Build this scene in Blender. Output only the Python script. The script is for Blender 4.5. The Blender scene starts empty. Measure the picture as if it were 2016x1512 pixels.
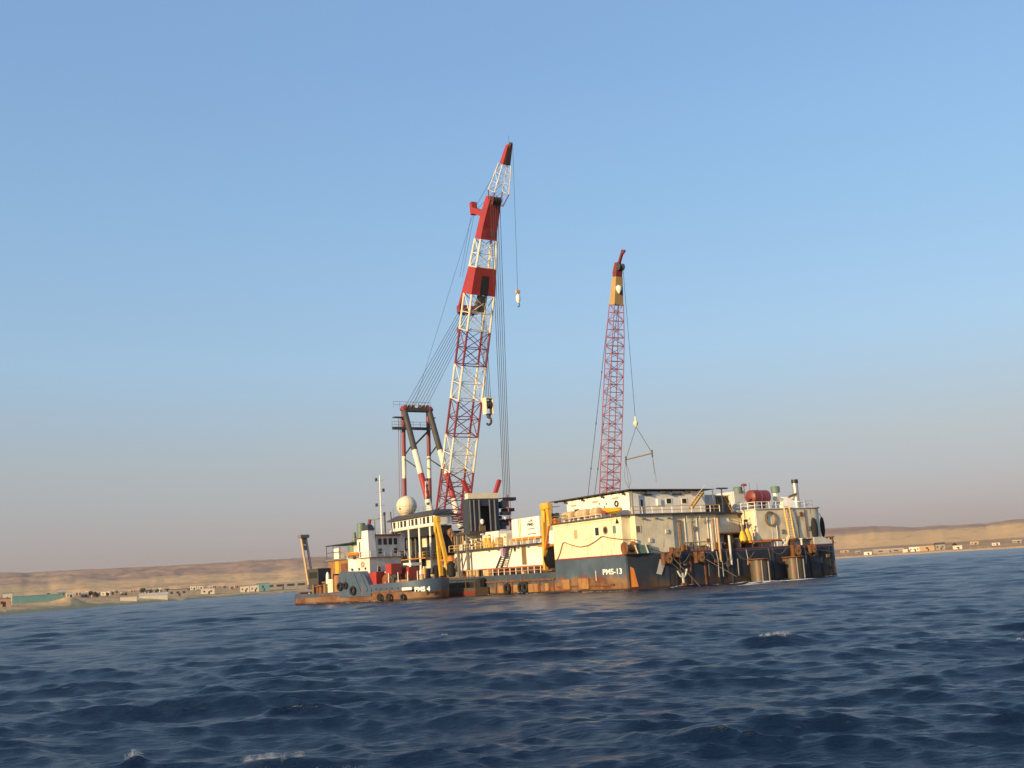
import bpy, math, random
import numpy as np
from mathutils import Vector, Matrix

# ------------------------------------------------------------------ camera
R = math.radians
scene = bpy.context.scene
COL = scene.collection
FPX, ROLL, PITCH, EYE = 2100.0, R(3.5), math.atan(375 / 2100.0), 3.05
cp, sp, cr, sr = math.cos(PITCH), math.sin(PITCH), math.cos(ROLL), math.sin(ROLL)
cam_d = bpy.data.cameras.new('camera')
cam = bpy.data.objects.new('camera', cam_d)
COL.objects.link(cam)
r0, u0, f0 = Vector((1, 0, 0)), Vector((0, -sp, cp)), Vector((0, cp, sp))
cx_, cy_ = r0 * cr - u0 * sr, r0 * sr + u0 * cr
cam.matrix_world = Matrix(((cx_.x, cy_.x, -f0.x, 0), (cx_.y, cy_.y, -f0.y, 0), (cx_.z, cy_.z, -f0.z, EYE), (0, 0, 0, 1)))
cam_d.sensor_width = 36
cam_d.lens = FPX / 2016 * 36
cam_d.clip_start, cam_d.clip_end = 0.1, 40000
scene.camera = cam

# ------------------------------------------------------------------ light
SUN_AZ = Vector((-0.669, -0.743, 0)).normalized()      # towards the sun, on the ground
SUN_EL = R(13)
SKY_EVEN = ((0.03, (2.084, 1.876, 1.85)), (0.105, (2.194, 2.422, 2.541)), (0.2, (1.876, 2.821, 3.804)), (0.33, (1.48, 2.53, 3.87)), (0.454, (1.21, 2.13, 3.62)))
SKY_TINT = ((0.03, (.50, .455, .71)), (0.105, (.64, .575, .645)), (0.2, (.77, .82, .905)), (0.33, (.88, 1.0, 1.085)), (0.454, (1.00, 1.13, 1.25)))
world = bpy.data.worlds.new('World')
scene.world = world
world.use_nodes = True
wn = world.node_tree.nodes; wl = world.node_tree.links
bg = wn['Background']
sky = wn.new('ShaderNodeTexSky')
sky.sky_type = 'NISHITA'
sky.sun_disc = False
sky.sun_elevation = SUN_EL
sky.sun_rotation = math.atan2(SUN_AZ.x, SUN_AZ.y)
sky.altitude = 0
sky.air_density, sky.dust_density, sky.ozone_density = 1.0, 1.0, 1.0
# dusty evening air: the sky warms and greys towards the horizon all the way round
tc = wn.new('ShaderNodeTexCoord'); sx = wn.new('ShaderNodeSeparateXYZ'); ramp = wn.new('ShaderNodeValToRGB')
mul = wn.new('ShaderNodeMix'); mul.data_type = 'RGBA'; mul.blend_type = 'MULTIPLY'; mul.inputs[0].default_value = 1
wl.new(tc.outputs['Generated'], sx.inputs[0]); wl.new(sx.outputs[2], ramp.inputs[0])
els = ramp.color_ramp.elements
for i, (p, c) in enumerate(SKY_TINT):
    e = els[i] if i < 2 else els.new(p)
    e.position = p; e.color = (*c, 1)
wl.new(sky.outputs[0], mul.inputs[6]); wl.new(ramp.outputs[0], mul.inputs[7])
# light scattered many times in the dust is even in azimuth: half of the sky is that
even = wn.new('ShaderNodeValToRGB'); wl.new(sx.outputs[2], even.inputs[0])
for i, (p, c) in enumerate(SKY_EVEN):
    e = even.color_ramp.elements[i] if i < 2 else even.color_ramp.elements.new(p)
    e.position = p; e.color = (*c, 1)
half = wn.new('ShaderNodeMix'); half.data_type = 'RGBA'; half.inputs[0].default_value = .6
wl.new(mul.outputs[2], half.inputs[6]); wl.new(even.outputs[0], half.inputs[7])
wl.new(half.outputs[2], bg.inputs[0])
bg.inputs[1].default_value = 0.15
sun_d = bpy.data.lights.new('sun', 'SUN')
sun_d.energy, sun_d.angle, sun_d.color = 4.9, R(0.6), (1.0, 0.71, 0.34)
sun = bpy.data.objects.new('sun', sun_d)
COL.objects.link(sun)
sun.rotation_euler = Vector((SUN_AZ.x * math.cos(SUN_EL), SUN_AZ.y * math.cos(SUN_EL), math.sin(SUN_EL))).to_track_quat('Z', 'Y').to_euler()
sun.location = (-60, -40, 60)
vs = scene.view_settings
vs.view_transform, vs.look, vs.exposure, vs.gamma, vs.use_curve_mapping = 'Standard', 'None', 0.4, 1.0, False

# ------------------------------------------------------------------ helpers
rng = random.Random(11)
nprng = np.random.default_rng(7)

def ray(px, py):
    """direction through a photograph pixel, scaled to one metre of depth"""
    dx, dy = px - 1008, py - 756
    u, v = dx * cr - dy * sr, -dx * sr - dy * cr
    d = Vector((u, FPX * cp - v * sp, FPX * sp + v * cp))
    return d / d.y

EYEV = Vector((0, 0, EYE))

class Frame:
    """a vessel's own axes: x across from its near side, y along from its near end, z up"""
    def __init__(s, o, yaw):
        s.o = Vector((o[0], o[1], 0)); s.yaw = yaw
        s.ex = Vector((math.cos(yaw), math.sin(yaw), 0)); s.ey = Vector((-math.sin(yaw), math.cos(yaw), 0))
    def world(s, p): return s.o + s.ex * p[0] + s.ey * p[1] + Vector((0, 0, p[2]))
    def local(s, w):
        q = w - s.o
        return Vector((q.dot(s.ex), q.dot(s.ey), w.z))
    def at(s, px, py, x=None, y=None, z=None):
        """where the sight line meets one plane of the vessel"""
        r = ray(px, py); c = EYEV - s.o
        if x is not None: t = (x - c.dot(s.ex)) / r.dot(s.ex)
        elif y is not None: t = (y - c.dot(s.ey)) / r.dot(s.ey)
        else: t = (z - EYE) / r.z
        return s.local(EYEV + r * t)

WORLD = Frame((0, 0), 0)
BARGE = Frame((14.737, 145.0), math.atan2(.526, .850))
TUG = Frame((-16.87, 172.41), R(46))

# ------------------------------------------------------------------ materials
def newmat(name):
    m = bpy.data.materials.new(name); m.use_nodes = True
    nt = m.node_tree
    return m, nt, nt.nodes, nt.links, nt.nodes['Principled BSDF']

def noise(nt, vec, scale, detail=6, rough=.6, dist=0):
    n = nt.nodes.new('ShaderNodeTexNoise')
    n.inputs['Scale'].default_value = scale; n.inputs['Detail'].default_value = detail
    n.inputs['Roughness'].default_value = rough; n.inputs['Distortion'].default_value = dist
    if vec is not None: nt.links.new(vec, n.inputs['Vector'])
    return n.outputs[0]

def ramp2(nt, fac, p0, p1, c0=(0, 0, 0), c1=(1, 1, 1)):
    r = nt.nodes.new('ShaderNodeValToRGB')
    r.color_ramp.elements[0].position = p0; r.color_ramp.elements[1].position = p1
    r.color_ramp.elements[0].color = (*c0, 1); r.color_ramp.elements[1].color = (*c1, 1)
    nt.links.new(fac, r.inputs[0]); return r.outputs[0]

def mixc(nt, fac, a, b, blend='MIX'):
    m = nt.nodes.new('ShaderNodeMix'); m.data_type = 'RGBA'; m.blend_type = blend
    for sock, v in ((0, fac), (6, a), (7, b)):
        if isinstance(v, (int, float)): m.inputs[sock].default_value = v
        elif isinstance(v, tuple): m.inputs[sock].default_value = (*v, 1)
        else: nt.links.new(v, m.inputs[sock])
    return m.outputs[2]

def math_(nt, op, a, b=0.0, clamp=False):
    m = nt.nodes.new('ShaderNodeMath'); m.operation = op; m.use_clamp = clamp
    for i, v in enumerate((a, b)):
        if isinstance(v, (int, float)): m.inputs[i].default_value = v
        else: nt.links.new(v, m.inputs[i])
    return m.outputs[0]

def objcoord(nt, scale=(1, 1, 1)):
    t = nt.nodes.new('ShaderNodeTexCoord'); mp = nt.nodes.new('ShaderNodeMapping')
    mp.inputs['Scale'].default_value = scale
    nt.links.new(t.outputs['Object'], mp.inputs[0]); return mp.outputs[0]

RUST = (.16, .055, .018)
def paint(name, col, rough=.5, rust=.2, dirt=.3, metal=0.0, rustcol=RUST, bump=.15, streak=.22):
    """ship paint: rust blooms and vertical runs, grime, slightly uneven plate"""
    m, nt, N, L, P = newmat(name)
    v1 = objcoord(nt, (1, 1, streak)); v2 = objcoord(nt)
    n1 = noise(nt, v1, 1.7, 8, .68, .4); n2 = noise(nt, v2, .55, 5, .6); n3 = noise(nt, v2, 9, 4, .6)
    c = mixc(nt, ramp2(nt, n2, .3, .75), tuple(x * (1 - dirt * .55) for x in col), col)
    vr = objcoord(nt, (1, 1, .07)); nr = noise(nt, vr, 5.5, 6, .6, .2); nb = noise(nt, v2, .9, 3, .5)
    c = mixc(nt, math_(nt, 'MULTIPLY', math_(nt, 'MULTIPLY', ramp2(nt, nr, .5, .74), ramp2(nt, nb, .38, .62)), min(1, dirt * 1.5)), c, tuple(x * y for x, y in zip(col, (.50, .36, .22))))
    if rust > 0:
        k = math_(nt, 'ADD', n1, math_(nt, 'MULTIPLY', n3, .18))
        lo = .86 - rust * .42
        c = mixc(nt, ramp2(nt, k, lo, lo + .13), c, mixc(nt, n3, rustcol, tuple(min(1, x * 1.6) for x in rustcol)))
    L.new(c, P.inputs['Base Color'])
    P.inputs['Roughness'].default_value = rough; P.inputs['Metallic'].default_value = metal
    if bump:
        b = N.new('ShaderNodeBump'); b.inputs['Strength'].default_value = bump; b.inputs['Distance'].default_value = .05
        L.new(noise(nt, v2, 1.4, 4, .55), b.inputs['Height']); L.new(b.outputs[0], P.inputs['Normal'])
    return m

# ------------------------------------------------------------------ mesh building
class MB:
    def __init__(s): s.v = []; s.f = []
    def add(s, vs, fs):
        n = len(s.v); s.v += [tuple(p) for p in vs]; s.f += [tuple(i + n for i in f) for f in fs]; return s
    def box(s, x0, x1, y0, y1, z0, z1):
        return s.add([(x, y, z) for z in (z0, z1) for y in (y0, y1) for x in (x0, x1)],
                     [(0, 2, 3, 1), (4, 5, 7, 6), (0, 1, 5, 4), (2, 6, 7, 3), (0, 4, 6, 2), (1, 3, 7, 5)])
    def tube(s, p, q, r, n=6, r2=None, cap=True):
        p, q = Vector(p), Vector(q); r2 = r if r2 is None else r2
        d = (q - p).normalized()
        a = d.cross(Vector((0, 0, 1)) if abs(d.z) < .9 else Vector((1, 0, 0))).normalized(); b = d.cross(a)
        vs = [o + (a * math.cos(t) + b * math.sin(t)) * rr for o, rr in ((p, r), (q, r2)) for t in [2 * math.pi * (i + .5) / n for i in range(n)]]
        fs = [(i, (i + 1) % n, n + (i + 1) % n, n + i) for i in range(n)]
        if cap: fs += [tuple(range(n))[::-1], tuple(range(n, 2 * n))]
        return s.add(vs, fs)
    def path(s, pts, r, n=5):
        for a, b in zip(pts, pts[1:]): s.tube(a, b, r, n)
        return s
    def beam(s, p, q, w, h, up=(0, 0, 1)):
        p, q = Vector(p), Vector(q); d = (q - p).normalized()
        a = d.cross(Vector(up))
        a = (a if a.length > 1e-4 else d.cross(Vector((1, 0, 0)))).normalized(); b = a.cross(d)
        vs = [o + a * (i * w / 2) + b * (j * h / 2) for o in (p, q) for j in (-1, 1) for i in (-1, 1)]
        return s.add(vs, [(0, 2, 3, 1), (4, 5, 7, 6), (0, 1, 5, 4), (2, 6, 7, 3), (0, 4, 6, 2), (1, 3, 7, 5)])
    def prism(s, poly, z0, z1):
        n = len(poly)
        return s.add([(x, y, z0) for x, y in poly] + [(x, y, z1) for x, y in poly],
                     [tuple(range(n))[::-1], tuple(range(n, 2 * n))] + [(i, (i + 1) % n, n + (i + 1) % n, n + i) for i in range(n)])
    def loft(s, rings, cap=True, closed=True):
        n = len(rings[0]); vs = [p for r in rings for p in r]; fs = []
        for k in range(len(rings) - 1):
            for i in range(n if closed else n - 1):
                fs.append((k * n + i, k * n + (i + 1) % n, (k + 1) * n + (i + 1) % n, (k + 1) * n + i))
        if cap: fs += [tuple(range(n))[::-1], tuple(range((len(rings) - 1) * n, len(rings) * n))]
        return s.add(vs, fs)
    def lathe(s, c, prof, n=12, axis='z'):
        def P(r, h, t):
            a, b = r * math.cos(t), r * math.sin(t)
            return {'z': (c[0] + a, c[1] + b, c[2] + h), 'x': (c[0] + h, c[1] + a, c[2] + b), 'y': (c[0] + a, c[1] + h, c[2] + b)}[axis]
        return s.loft([[P(r, h, 2 * math.pi * i / n) for i in range(n)] for r, h in prof])
    def torus(s, c, R_, r, axis='x', n=16, m=8, sc=1.0):
        vs = []; fs = []
        for i in range(n):
            t = 2 * math.pi * i / n
            for j in range(m):
                u = 2 * math.pi * j / m; rr = R_ + r * math.cos(u); h = r * math.sin(u) * sc
                a, b = rr * math.cos(t), rr * math.sin(t)
                vs.append({'x': (c[0] + h, c[1] + a, c[2] + b), 'y': (c[0] + a, c[1] + h, c[2] + b), 'z': (c[0] + a, c[1] + b, c[2] + h)}[axis])
                fs.append((i * m + j, i * m + (j + 1) % m, (i + 1) % n * m + (j + 1) % m, (i + 1) % n * m + j))
        return s.add(vs, fs)

BASE = {}                         # thing -> base point in its frame
def link(o): COL.objects.link(o); return o

def tag(o, label, cat, group=None, kind=None):
    if label: o['label'] = label
    if cat: o['category'] = cat
    if group: o['group'] = group
    if kind: o['kind'] = kind
    return o

def thing(name, label, cat, base, frame=None, group=None):
    frame = frame or BARGE
    o = link(bpy.data.objects.new(name, None))
    o.empty_display_size = .5
    o.location = frame.world(base); o.rotation_euler = (0, 0, frame.yaw)
    BASE[o.name] = Vector(base)
    return tag(o, label, cat, group)

def meshobj(name, mb, mat, base, smooth=False):
    me = bpy.data.meshes.new(name)
    bx, by, bz = base
    me.from_pydata([(p[0] - bx, p[1] - by, p[2] - bz) for p in mb.v], [], mb.f)
    me.update()
    if smooth:
        me.shade_smooth(); me.set_sharp_from_angle(angle=R(38))
    me.materials.append(mat)
    return bpy.data.objects.new(name, me)

def part(parent, name, mb, mat, smooth=False, label=None, kind=None):
    b = BASE[parent.name]
    o = link(meshobj(name, mb, mat, b, smooth)); o.parent = parent
    BASE[o.name] = b
    if label: o['label'] = label
    if kind: o['kind'] = kind
    return o

def solid(name, mb, mat, label, cat, base, frame=None, group=None, smooth=False):
    """a thing that is one mesh"""
    frame = frame or BARGE
    o = link(meshobj(name, mb, mat, base, smooth))
    o.location = frame.world(base); o.rotation_euler = (0, 0, frame.yaw)
    BASE[o.name] = Vector(base)
    return tag(o, label, cat, group)

# ------------------------------------------------------------------ sea
def wave_set():
    W = []
    n = 200
    for i in range(n):
        lam = .26 * (13 / .26) ** ((i + nprng.random()) / n)
        th = R(82) + nprng.normal() * R(24 if lam > 1.5 else 33)
        k = 2 * math.pi / lam
        steep = .037 if lam < .7 else .033 if lam < 1.4 else .021 if lam < 3.0 else .019 if lam < 8 else .014
        e = k / nprng.uniform(3.5, 8); et = nprng.random() * 6.283
        W.append((k * math.cos(th), k * math.sin(th), steep / k, nprng.random() * 6.283, lam, e * math.cos(et), e * math.sin(et), nprng.random() * 6.283))
    return W
WAVES = wave_set()
# single crests the photograph shows: x, y, height, half length, half width
CRESTS = []
def crest(px, py, h, l, w):
    p = ray(px, py); t = -EYE / p.z
    CRESTS.append((p.x * t, p.y * t, h, l, w))
crest(440, 1378, .34, .8, .6); crest(470, 1386, .25, 3.0, .8); crest(1525, 1262, .24, 1.8, .8)
crest(880, 1256, .20, .9, .7); crest(1500, 1450, .18, 2.2, .5); crest(1180, 1440, .16, 1.8, .5)
crest(555, 1502, .14, .9, .35); crest(268, 1504, .16, .25, .28)

def sea(x, y, spacing):
    x = np.asarray(x, float); y = np.asarray(y, float)
    z = np.zeros_like(x); dx = np.zeros_like(x); dy = np.zeros_like(x)
    # gusts: rougher and calmer lanes
    g = 1 + .22 * np.sin(x * .043 + 1.3 * np.sin(y * .021)) * np.sin(y * .037 + .8) + .15 * np.sin(x * .11 - y * .07)
    for kx, ky, a, ph, lam, ex, ey, ep in WAVES:
        f = np.clip((lam / spacing - 2.2) / 2.5, 0, 1)
        if not f.any(): continue
        t = kx * x + ky * y + ph
        f = f * (.62 + .85 * np.sin(ex * x + ey * y + ep))          # waves come in groups
        k = math.hypot(kx, ky); s = np.sin(t) * a * f * g; c = np.cos(t) * a * f * g
        z += c; dx -= s * kx / k * 1.25; dy -= s * ky / k * 1.25
    for cx, cy, h, l, w in CRESTS:
        e = np.exp(-((x - cx) / l) ** 2 - ((y - cy) / w) ** 2)
        z += h * e; dy -= .35 * h * e
    return z, dx, dy

def grid_mesh(name, V, nr, nc, wrap, mat, smooth=True):
    me = bpy.data.meshes.new(name)
    me.vertices.add(len(V)); me.vertices.foreach_set('co', V.astype(np.float32).ravel())
    i, j = np.meshgrid(np.arange(nr - 1), np.arange(nc if wrap else nc - 1), indexing='ij')
    j2 = (j + 1) % nc
    q = np.stack([i * nc + j, i * nc + j2, (i + 1) * nc + j2, (i + 1) * nc + j], -1).reshape(-1, 4)
    q = q[:, ::-1]
    me.loops.add(q.size); me.loops.foreach_set('vertex_index', q.ravel().astype(np.int32))
    me.polygons.add(len(q)); me.polygons.foreach_set('loop_start', (np.arange(len(q)) * 4).astype(np.int32))
    me.update(calc_edges=True); me.validate()
    if smooth: me.shade_smooth()
    me.materials.append(mat)
    return link(bpy.data.objects.new(name, me))

def water_mat():
    m, nt, N, L, P = newmat('sea_water')
    v = objcoord(nt)
    n1 = noise(nt, objcoord(nt, (.42, 1.3, 1)), .55, 4, .6, .3); n2 = noise(nt, objcoord(nt, (.5, 1.4, 1)), 2.0, 4, .62, .4); n3 = noise(nt, objcoord(nt, (.55, 1.3, 1)), 4.4, 5, .66, .5)
    P.inputs['Base Color'].default_value = (.0024, .0098, .030, 1)
    P.inputs['Roughness'].default_value = .21
    P.inputs['IOR'].default_value = 1.333
    b = N.new('ShaderNodeBump'); b.inputs['Strength'].default_value = .9; b.inputs['Distance'].default_value = .24
    L.new(math_(nt, 'ADD', math_(nt, 'MULTIPLY', n1, .5), math_(nt, 'ADD', math_(nt, 'MULTIPLY', n2, .58), math_(nt, 'MULTIPLY', n3, .34))), b.inputs['Height'])
    L.new(b.outputs[0], P.inputs['Normal'])
    return m

NR, NF, NB = 1340, 500, 60
rr = 6.0 * (1300 / 6.0) ** (np.linspace(0, 1, NR) ** .95)
front = np.linspace(R(-36), R(36), NF); back = np.linspace(R(36), R(324), NB + 2)[1:-1]
th = np.concatenate([front, back])
RR, TT = np.meshgrid(rr, th, indexing='ij')
X, Y = RR * np.sin(TT), RR * np.cos(TT)
sp_r = np.gradient(rr)[:, None] * np.ones_like(TT)
sp_t = RR * np.where(np.abs(TT) <= R(36.1), R(72) / NF, R(288) / NB)
Z, DX, DY = sea(X, Y, np.maximum(sp_r * .8, sp_t * 1.6))
V = np.stack([X + DX, Y + DY, Z], -1).reshape(-1, 3)
water = grid_mesh('water', V, NR, NF + NB, True, water_mat())
tag(water, None, None, kind='structure')

def seaz(x, y):
    z, _, _ = sea(np.array([x]), np.array([y]), np.array([.05 + math.hypot(x, y) * .004]))
    return float(z[0])

# ------------------------------------------------------------------ land
def azim(px, py): r = ray(px, py); return math.atan2(r.x, 1.0)
SH_A = [R(-80), R(-40)] + [azim(*p) for p in ((0, 1209), (130, 1200), (340, 1182), (585, 1164), (900, 1150), (1300, 1122), (1640, 1099), (2016, 1077))] + [R(45), R(80)]
SH_R = [300, 330, 400, 470, 640, 860, 1000, 1040, 1000, 900, 760, 600]
def hash_noise(x, y, seed, octaves=5, pers=.5):
    """value noise"""
    out = np.zeros_like(x); amp = 1.0; tot = 0
    for o in range(octaves):
        xi, yi = np.floor(x), np.floor(y); fx, fy = x - xi, y - yi
        fx, fy = fx * fx * (3 - 2 * fx), fy * fy * (3 - 2 * fy)
        def h(a, b):
            s = np.sin(a * 127.1 + b * 311.7 + seed * 74.7 + o * 19.19) * 43758.5453
            return s - np.floor(s)
        out += amp * ((h(xi, yi) * (1 - fx) + h(xi + 1, yi) * fx) * (1 - fy) + (h(xi, yi + 1) * (1 - fx) + h(xi + 1, yi + 1) * fx) * fy)
        tot += amp; amp *= pers; x, y = x * 2.03, y * 2.03
    return out / tot

def land_z(a, r):
    a = np.asarray(a, float); r = np.asarray(r, float)
    x, y = r * np.sin(a), r * np.cos(a)
    sh = np.interp(a, SH_A, SH_R) + 26 * (hash_noise(a * 60, a * 0 + 3.3, 2, 4) - .5)
    t = r - sh
    z = np.where(t < 0, t * .12, 1.3 * (1 - np.exp(-np.maximum(t, 0) / 7)) + 8.5 * (1 - np.exp(-np.maximum(t, 0) / 420)) + .0030 * t)
    z = z + np.clip(t / 60, 0, 1) * 1.6 * (hash_noise(x / 45, y / 45, 5) - .4)
    # lit bank, then a rolling shelf, then the scarp of the plateau
    sm = lambda e0, e1, q: (lambda s: s * s * (3 - 2 * s))(np.clip((q - e0) / (e1 - e0), 0, 1))
    east = sm(R(-6), R(8), a)
    bank_r = 2150 + 500 * (hash_noise(a * 9, a * 0 + 1.1, 9, 4) - .5)
    z = z + (13 + 20 * east) * sm(0, 200 + 200 * east, r - bank_r) * (.75 + .5 * hash_noise(a * 40, a * 0 + .2, 12, 3))
    gul = np.abs(hash_noise(x / 260, y / 260, 21, 5) - .5) * 2
    top = (68 - 16 * east) * (1 - .56 * sm(R(10), R(24), a)) + 9 * (hash_noise(a * 17, r / 900 + .7, 31, 5) - .5)
    gul2 = np.abs(hash_noise(x / 120 + 3.3, y / 200, 41, 4) - .5) * 2
    cap = sm(3300, 3700, r)
    z = z + sm(2500, 3650, r) * top * ((.78 + .15 * np.minimum(1, gul * 2.6) + .07 * np.minimum(1, gul2 * 2.2)) * (1 - cap) + cap)
    z = z + sm(1800, 2400, r) * (1 - sm(3300, 3700, r)) * (5 * (gul - .45) + 2.5 * (gul2 - .4))
    # spoil heap by the left shore
    hp = ray(138, 1186); ha, hr = math.atan2(hp.x, 1), 505
    z = z + 2.0 * np.exp(-((a - ha) * hr / 5) ** 2 - ((r - hr) / 6) ** 2) + 1.2 * np.exp(-((a - ha) * hr / 16) ** 2 - ((r - hr) / 16) ** 2)
    return z

def land_mat():
    m, nt, N, L, P = newmat('desert_ground')
    v = objcoord(nt)
    g = N.new('ShaderNodeNewGeometry'); sx_ = N.new('ShaderNodeSeparateXYZ'); L.new(g.outputs['Position'], sx_.inputs[0])
    nz = N.new('ShaderNodeSeparateXYZ'); L.new(g.outputs['True Normal'], nz.inputs[0])
    n1 = noise(nt, v, .011, 7, .6, .5); n2 = noise(nt, v, .05, 6, .65); n3 = noise(nt, v, .0035, 5, .55)
    c = mixc(nt, ramp2(nt, n2, .32, .68), (.38, .215, .112), (.55, .345, .185))
    c = mixc(nt, ramp2(nt, n1, .46, .70), c, (.25, .15, .085))
    c = mixc(nt, ramp2(nt, nz.outputs[2], .9978, .9996, (1, 1, 1), (0, 0, 0)), c, (.64, .405, .19))  # steeper faces get a brighter colour: sunlight on the bank painted in
    # the older, darker rock of the scarp lies above the sandy bank
    zz = math_(nt, 'ADD', sx_.outputs[2], math_(nt, 'MULTIPLY', n3, 22))
    hi = ramp2(nt, math_(nt, 'DIVIDE', zz, 120), .46, .55)
    rock = mixc(nt, ramp2(nt, n1, .35, .65), (.27, .165, .12), (.46, .30, .19))
    c = mixc(nt, hi, c, rock)
    n5 = noise(nt, objcoord(nt, (1, .45, 1)), .022, 8, .72, .8)
    c = mixc(nt, ramp2(nt, n5, .54, .80), c, (.22, .145, .088))
    L.new(c, P.inputs['Base Color']); P.inputs['Roughness'].default_value = .95
    P.inputs['Specular IOR Level'].default_value = .1
    b = N.new('ShaderNodeBump'); b.inputs['Strength'].default_value = .6; b.inputs['Distance'].default_value = 3.0
    L.new(n2, b.inputs['Height']); L.new(b.outputs[0], P.inputs['Normal'])
    return m

la = np.concatenate([np.linspace(R(-78), R(-31), 60)[:-1], np.linspace(R(-31), R(31), 1000), np.linspace(R(31), R(78), 60)[1:]])
lt = np.concatenate([np.linspace(-25, 60, 34), 60 + (4300 - 60) * np.linspace(0, 1, 230)[1:] ** 1.15, np.linspace(4300, 9500, 24)[1:]])
LA, LT = np.meshgrid(la, lt, indexing='xy')
LR = np.interp(LA, SH_A, SH_R) * np.clip(1 - LT / 4000, 0, 1) + LT + 950 * np.clip(LT / 4000, 0, 1)
LZ = land_z(LA, LR)
land = grid_mesh('desert_terrain', np.stack([LR * np.sin(LA), LR * np.cos(LA), LZ], -1).reshape(-1, 3), len(lt), len(la), False, land_mat())
tag(land, None, None, kind='structure')

# ------------------------------------------------------------------ paints
M = {}
for k, a in dict(
    cream=((.87, .77, .54), .5, .38, .5), white=((.88, .86, .80), .45, .24, .32), offwhite=((.70, .68, .62), .5, .42, .5),
    yellow=((.76, .43, .04), .5, .28, .45), orange=((.66, .22, .03), .5, .35, .4), red=((.37, .036, .028), .5, .26, .45),
    maroon=((.23, .042, .052), .5, .26, .35), boomwhite=((.80, .75, .62), .5, .30, .4), navy=((.035, .043, .060), .5, .22, .3),
    charcoal=((.055, .052, .052), .6, .2, .35), steel=((.19, .19, .19), .5, .35, .4), rusty=((.13, .058, .026), .85, .75, .5), dark=((.016, .018, .023), .6, .08, .3), oldred=((.21, .035, .026), .5, .3, .4), column=((.10, .085, .065), .45, .55, .5),
    tan=((.56, .38, .20), .75, .12, .4), ochre=((.37, .195, .066), .65, .66, .55), brown=((.20, .125, .055), .6, .2, .3),
    roof=((.075, .068, .064), .8, .3, .4), deck=((.10, .075, .06), .85, .5, .5), green=((.13, .21, .16), .55, .25, .3),
    tugblue=((.060, .105, .180), .5, .45, .5), cladding=((.43, .28, .11), .7, .15, .3), radome=((.74, .66, .50), .45, .05, .2),
    mauve=((.36, .115, .145), .5, .2, .3), rubber=((.013, .013, .014), .85, 0, .2), lettering=((.85, .83, .78), .5, .12, .2), blackpaint=((.02, .02, .022), .5, .05, .2),
    silver=((.55, .53, .50), .35, .15, .3), wire=((.05, .05, .055), .6, 0, .2), rope=((.20, .165, .11), .9, 0, .4),
    buoyyellow=((.85, .50, .04), .5, .06, .3), lavender=((.45, .30, .42), .5, .15, .3)).items():
    M[k] = paint(k, *a)
M['silver'].node_tree.nodes['Principled BSDF'].inputs['Metallic'].default_value = .6
def glass():
    m, nt, N, L, P = newmat('window_glass')
    P.inputs['Base Color'].default_value = (.018, .022, .026, 1); P.inputs['Roughness'].default_value = .08
    return m
M['glass'] = glass()

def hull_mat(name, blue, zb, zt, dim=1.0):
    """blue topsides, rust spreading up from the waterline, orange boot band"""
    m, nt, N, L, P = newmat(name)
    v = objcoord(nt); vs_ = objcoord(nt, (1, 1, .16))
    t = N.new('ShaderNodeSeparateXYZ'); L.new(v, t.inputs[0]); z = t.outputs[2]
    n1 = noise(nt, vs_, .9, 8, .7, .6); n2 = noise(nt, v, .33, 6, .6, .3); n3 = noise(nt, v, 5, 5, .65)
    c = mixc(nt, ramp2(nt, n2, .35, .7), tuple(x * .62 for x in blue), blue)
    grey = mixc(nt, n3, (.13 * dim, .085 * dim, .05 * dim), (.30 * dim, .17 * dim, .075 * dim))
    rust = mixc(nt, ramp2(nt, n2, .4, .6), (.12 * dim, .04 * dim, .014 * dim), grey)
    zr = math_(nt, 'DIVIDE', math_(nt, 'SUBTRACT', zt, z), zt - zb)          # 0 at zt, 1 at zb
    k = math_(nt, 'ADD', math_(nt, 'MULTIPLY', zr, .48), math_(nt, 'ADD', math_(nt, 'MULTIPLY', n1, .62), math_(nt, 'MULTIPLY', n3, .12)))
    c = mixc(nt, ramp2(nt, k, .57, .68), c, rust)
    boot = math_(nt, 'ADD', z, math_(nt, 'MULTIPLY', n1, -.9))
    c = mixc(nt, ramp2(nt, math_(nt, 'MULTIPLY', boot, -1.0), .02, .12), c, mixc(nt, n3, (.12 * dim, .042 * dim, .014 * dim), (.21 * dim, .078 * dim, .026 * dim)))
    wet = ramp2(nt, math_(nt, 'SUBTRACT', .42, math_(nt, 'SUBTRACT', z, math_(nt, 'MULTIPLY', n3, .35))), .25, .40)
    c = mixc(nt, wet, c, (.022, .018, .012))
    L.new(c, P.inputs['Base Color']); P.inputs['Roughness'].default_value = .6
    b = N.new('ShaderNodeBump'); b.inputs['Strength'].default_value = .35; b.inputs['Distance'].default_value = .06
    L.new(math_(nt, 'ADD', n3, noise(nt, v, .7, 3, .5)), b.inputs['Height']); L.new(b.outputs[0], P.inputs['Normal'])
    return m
M['hull'] = hull_mat('barge_hull_paint', (.072, .108, .162), .3, 4.0)
M['hull_low'] = hull_mat('barge_low_hull_paint', (.058, .080, .108), -.6, 3.4)
M['tughull'] = hull_mat('tug_hull_paint', (.060, .105, .165), .75, 2.15)
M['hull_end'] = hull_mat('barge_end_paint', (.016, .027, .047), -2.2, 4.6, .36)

A = BARGE.at

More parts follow.
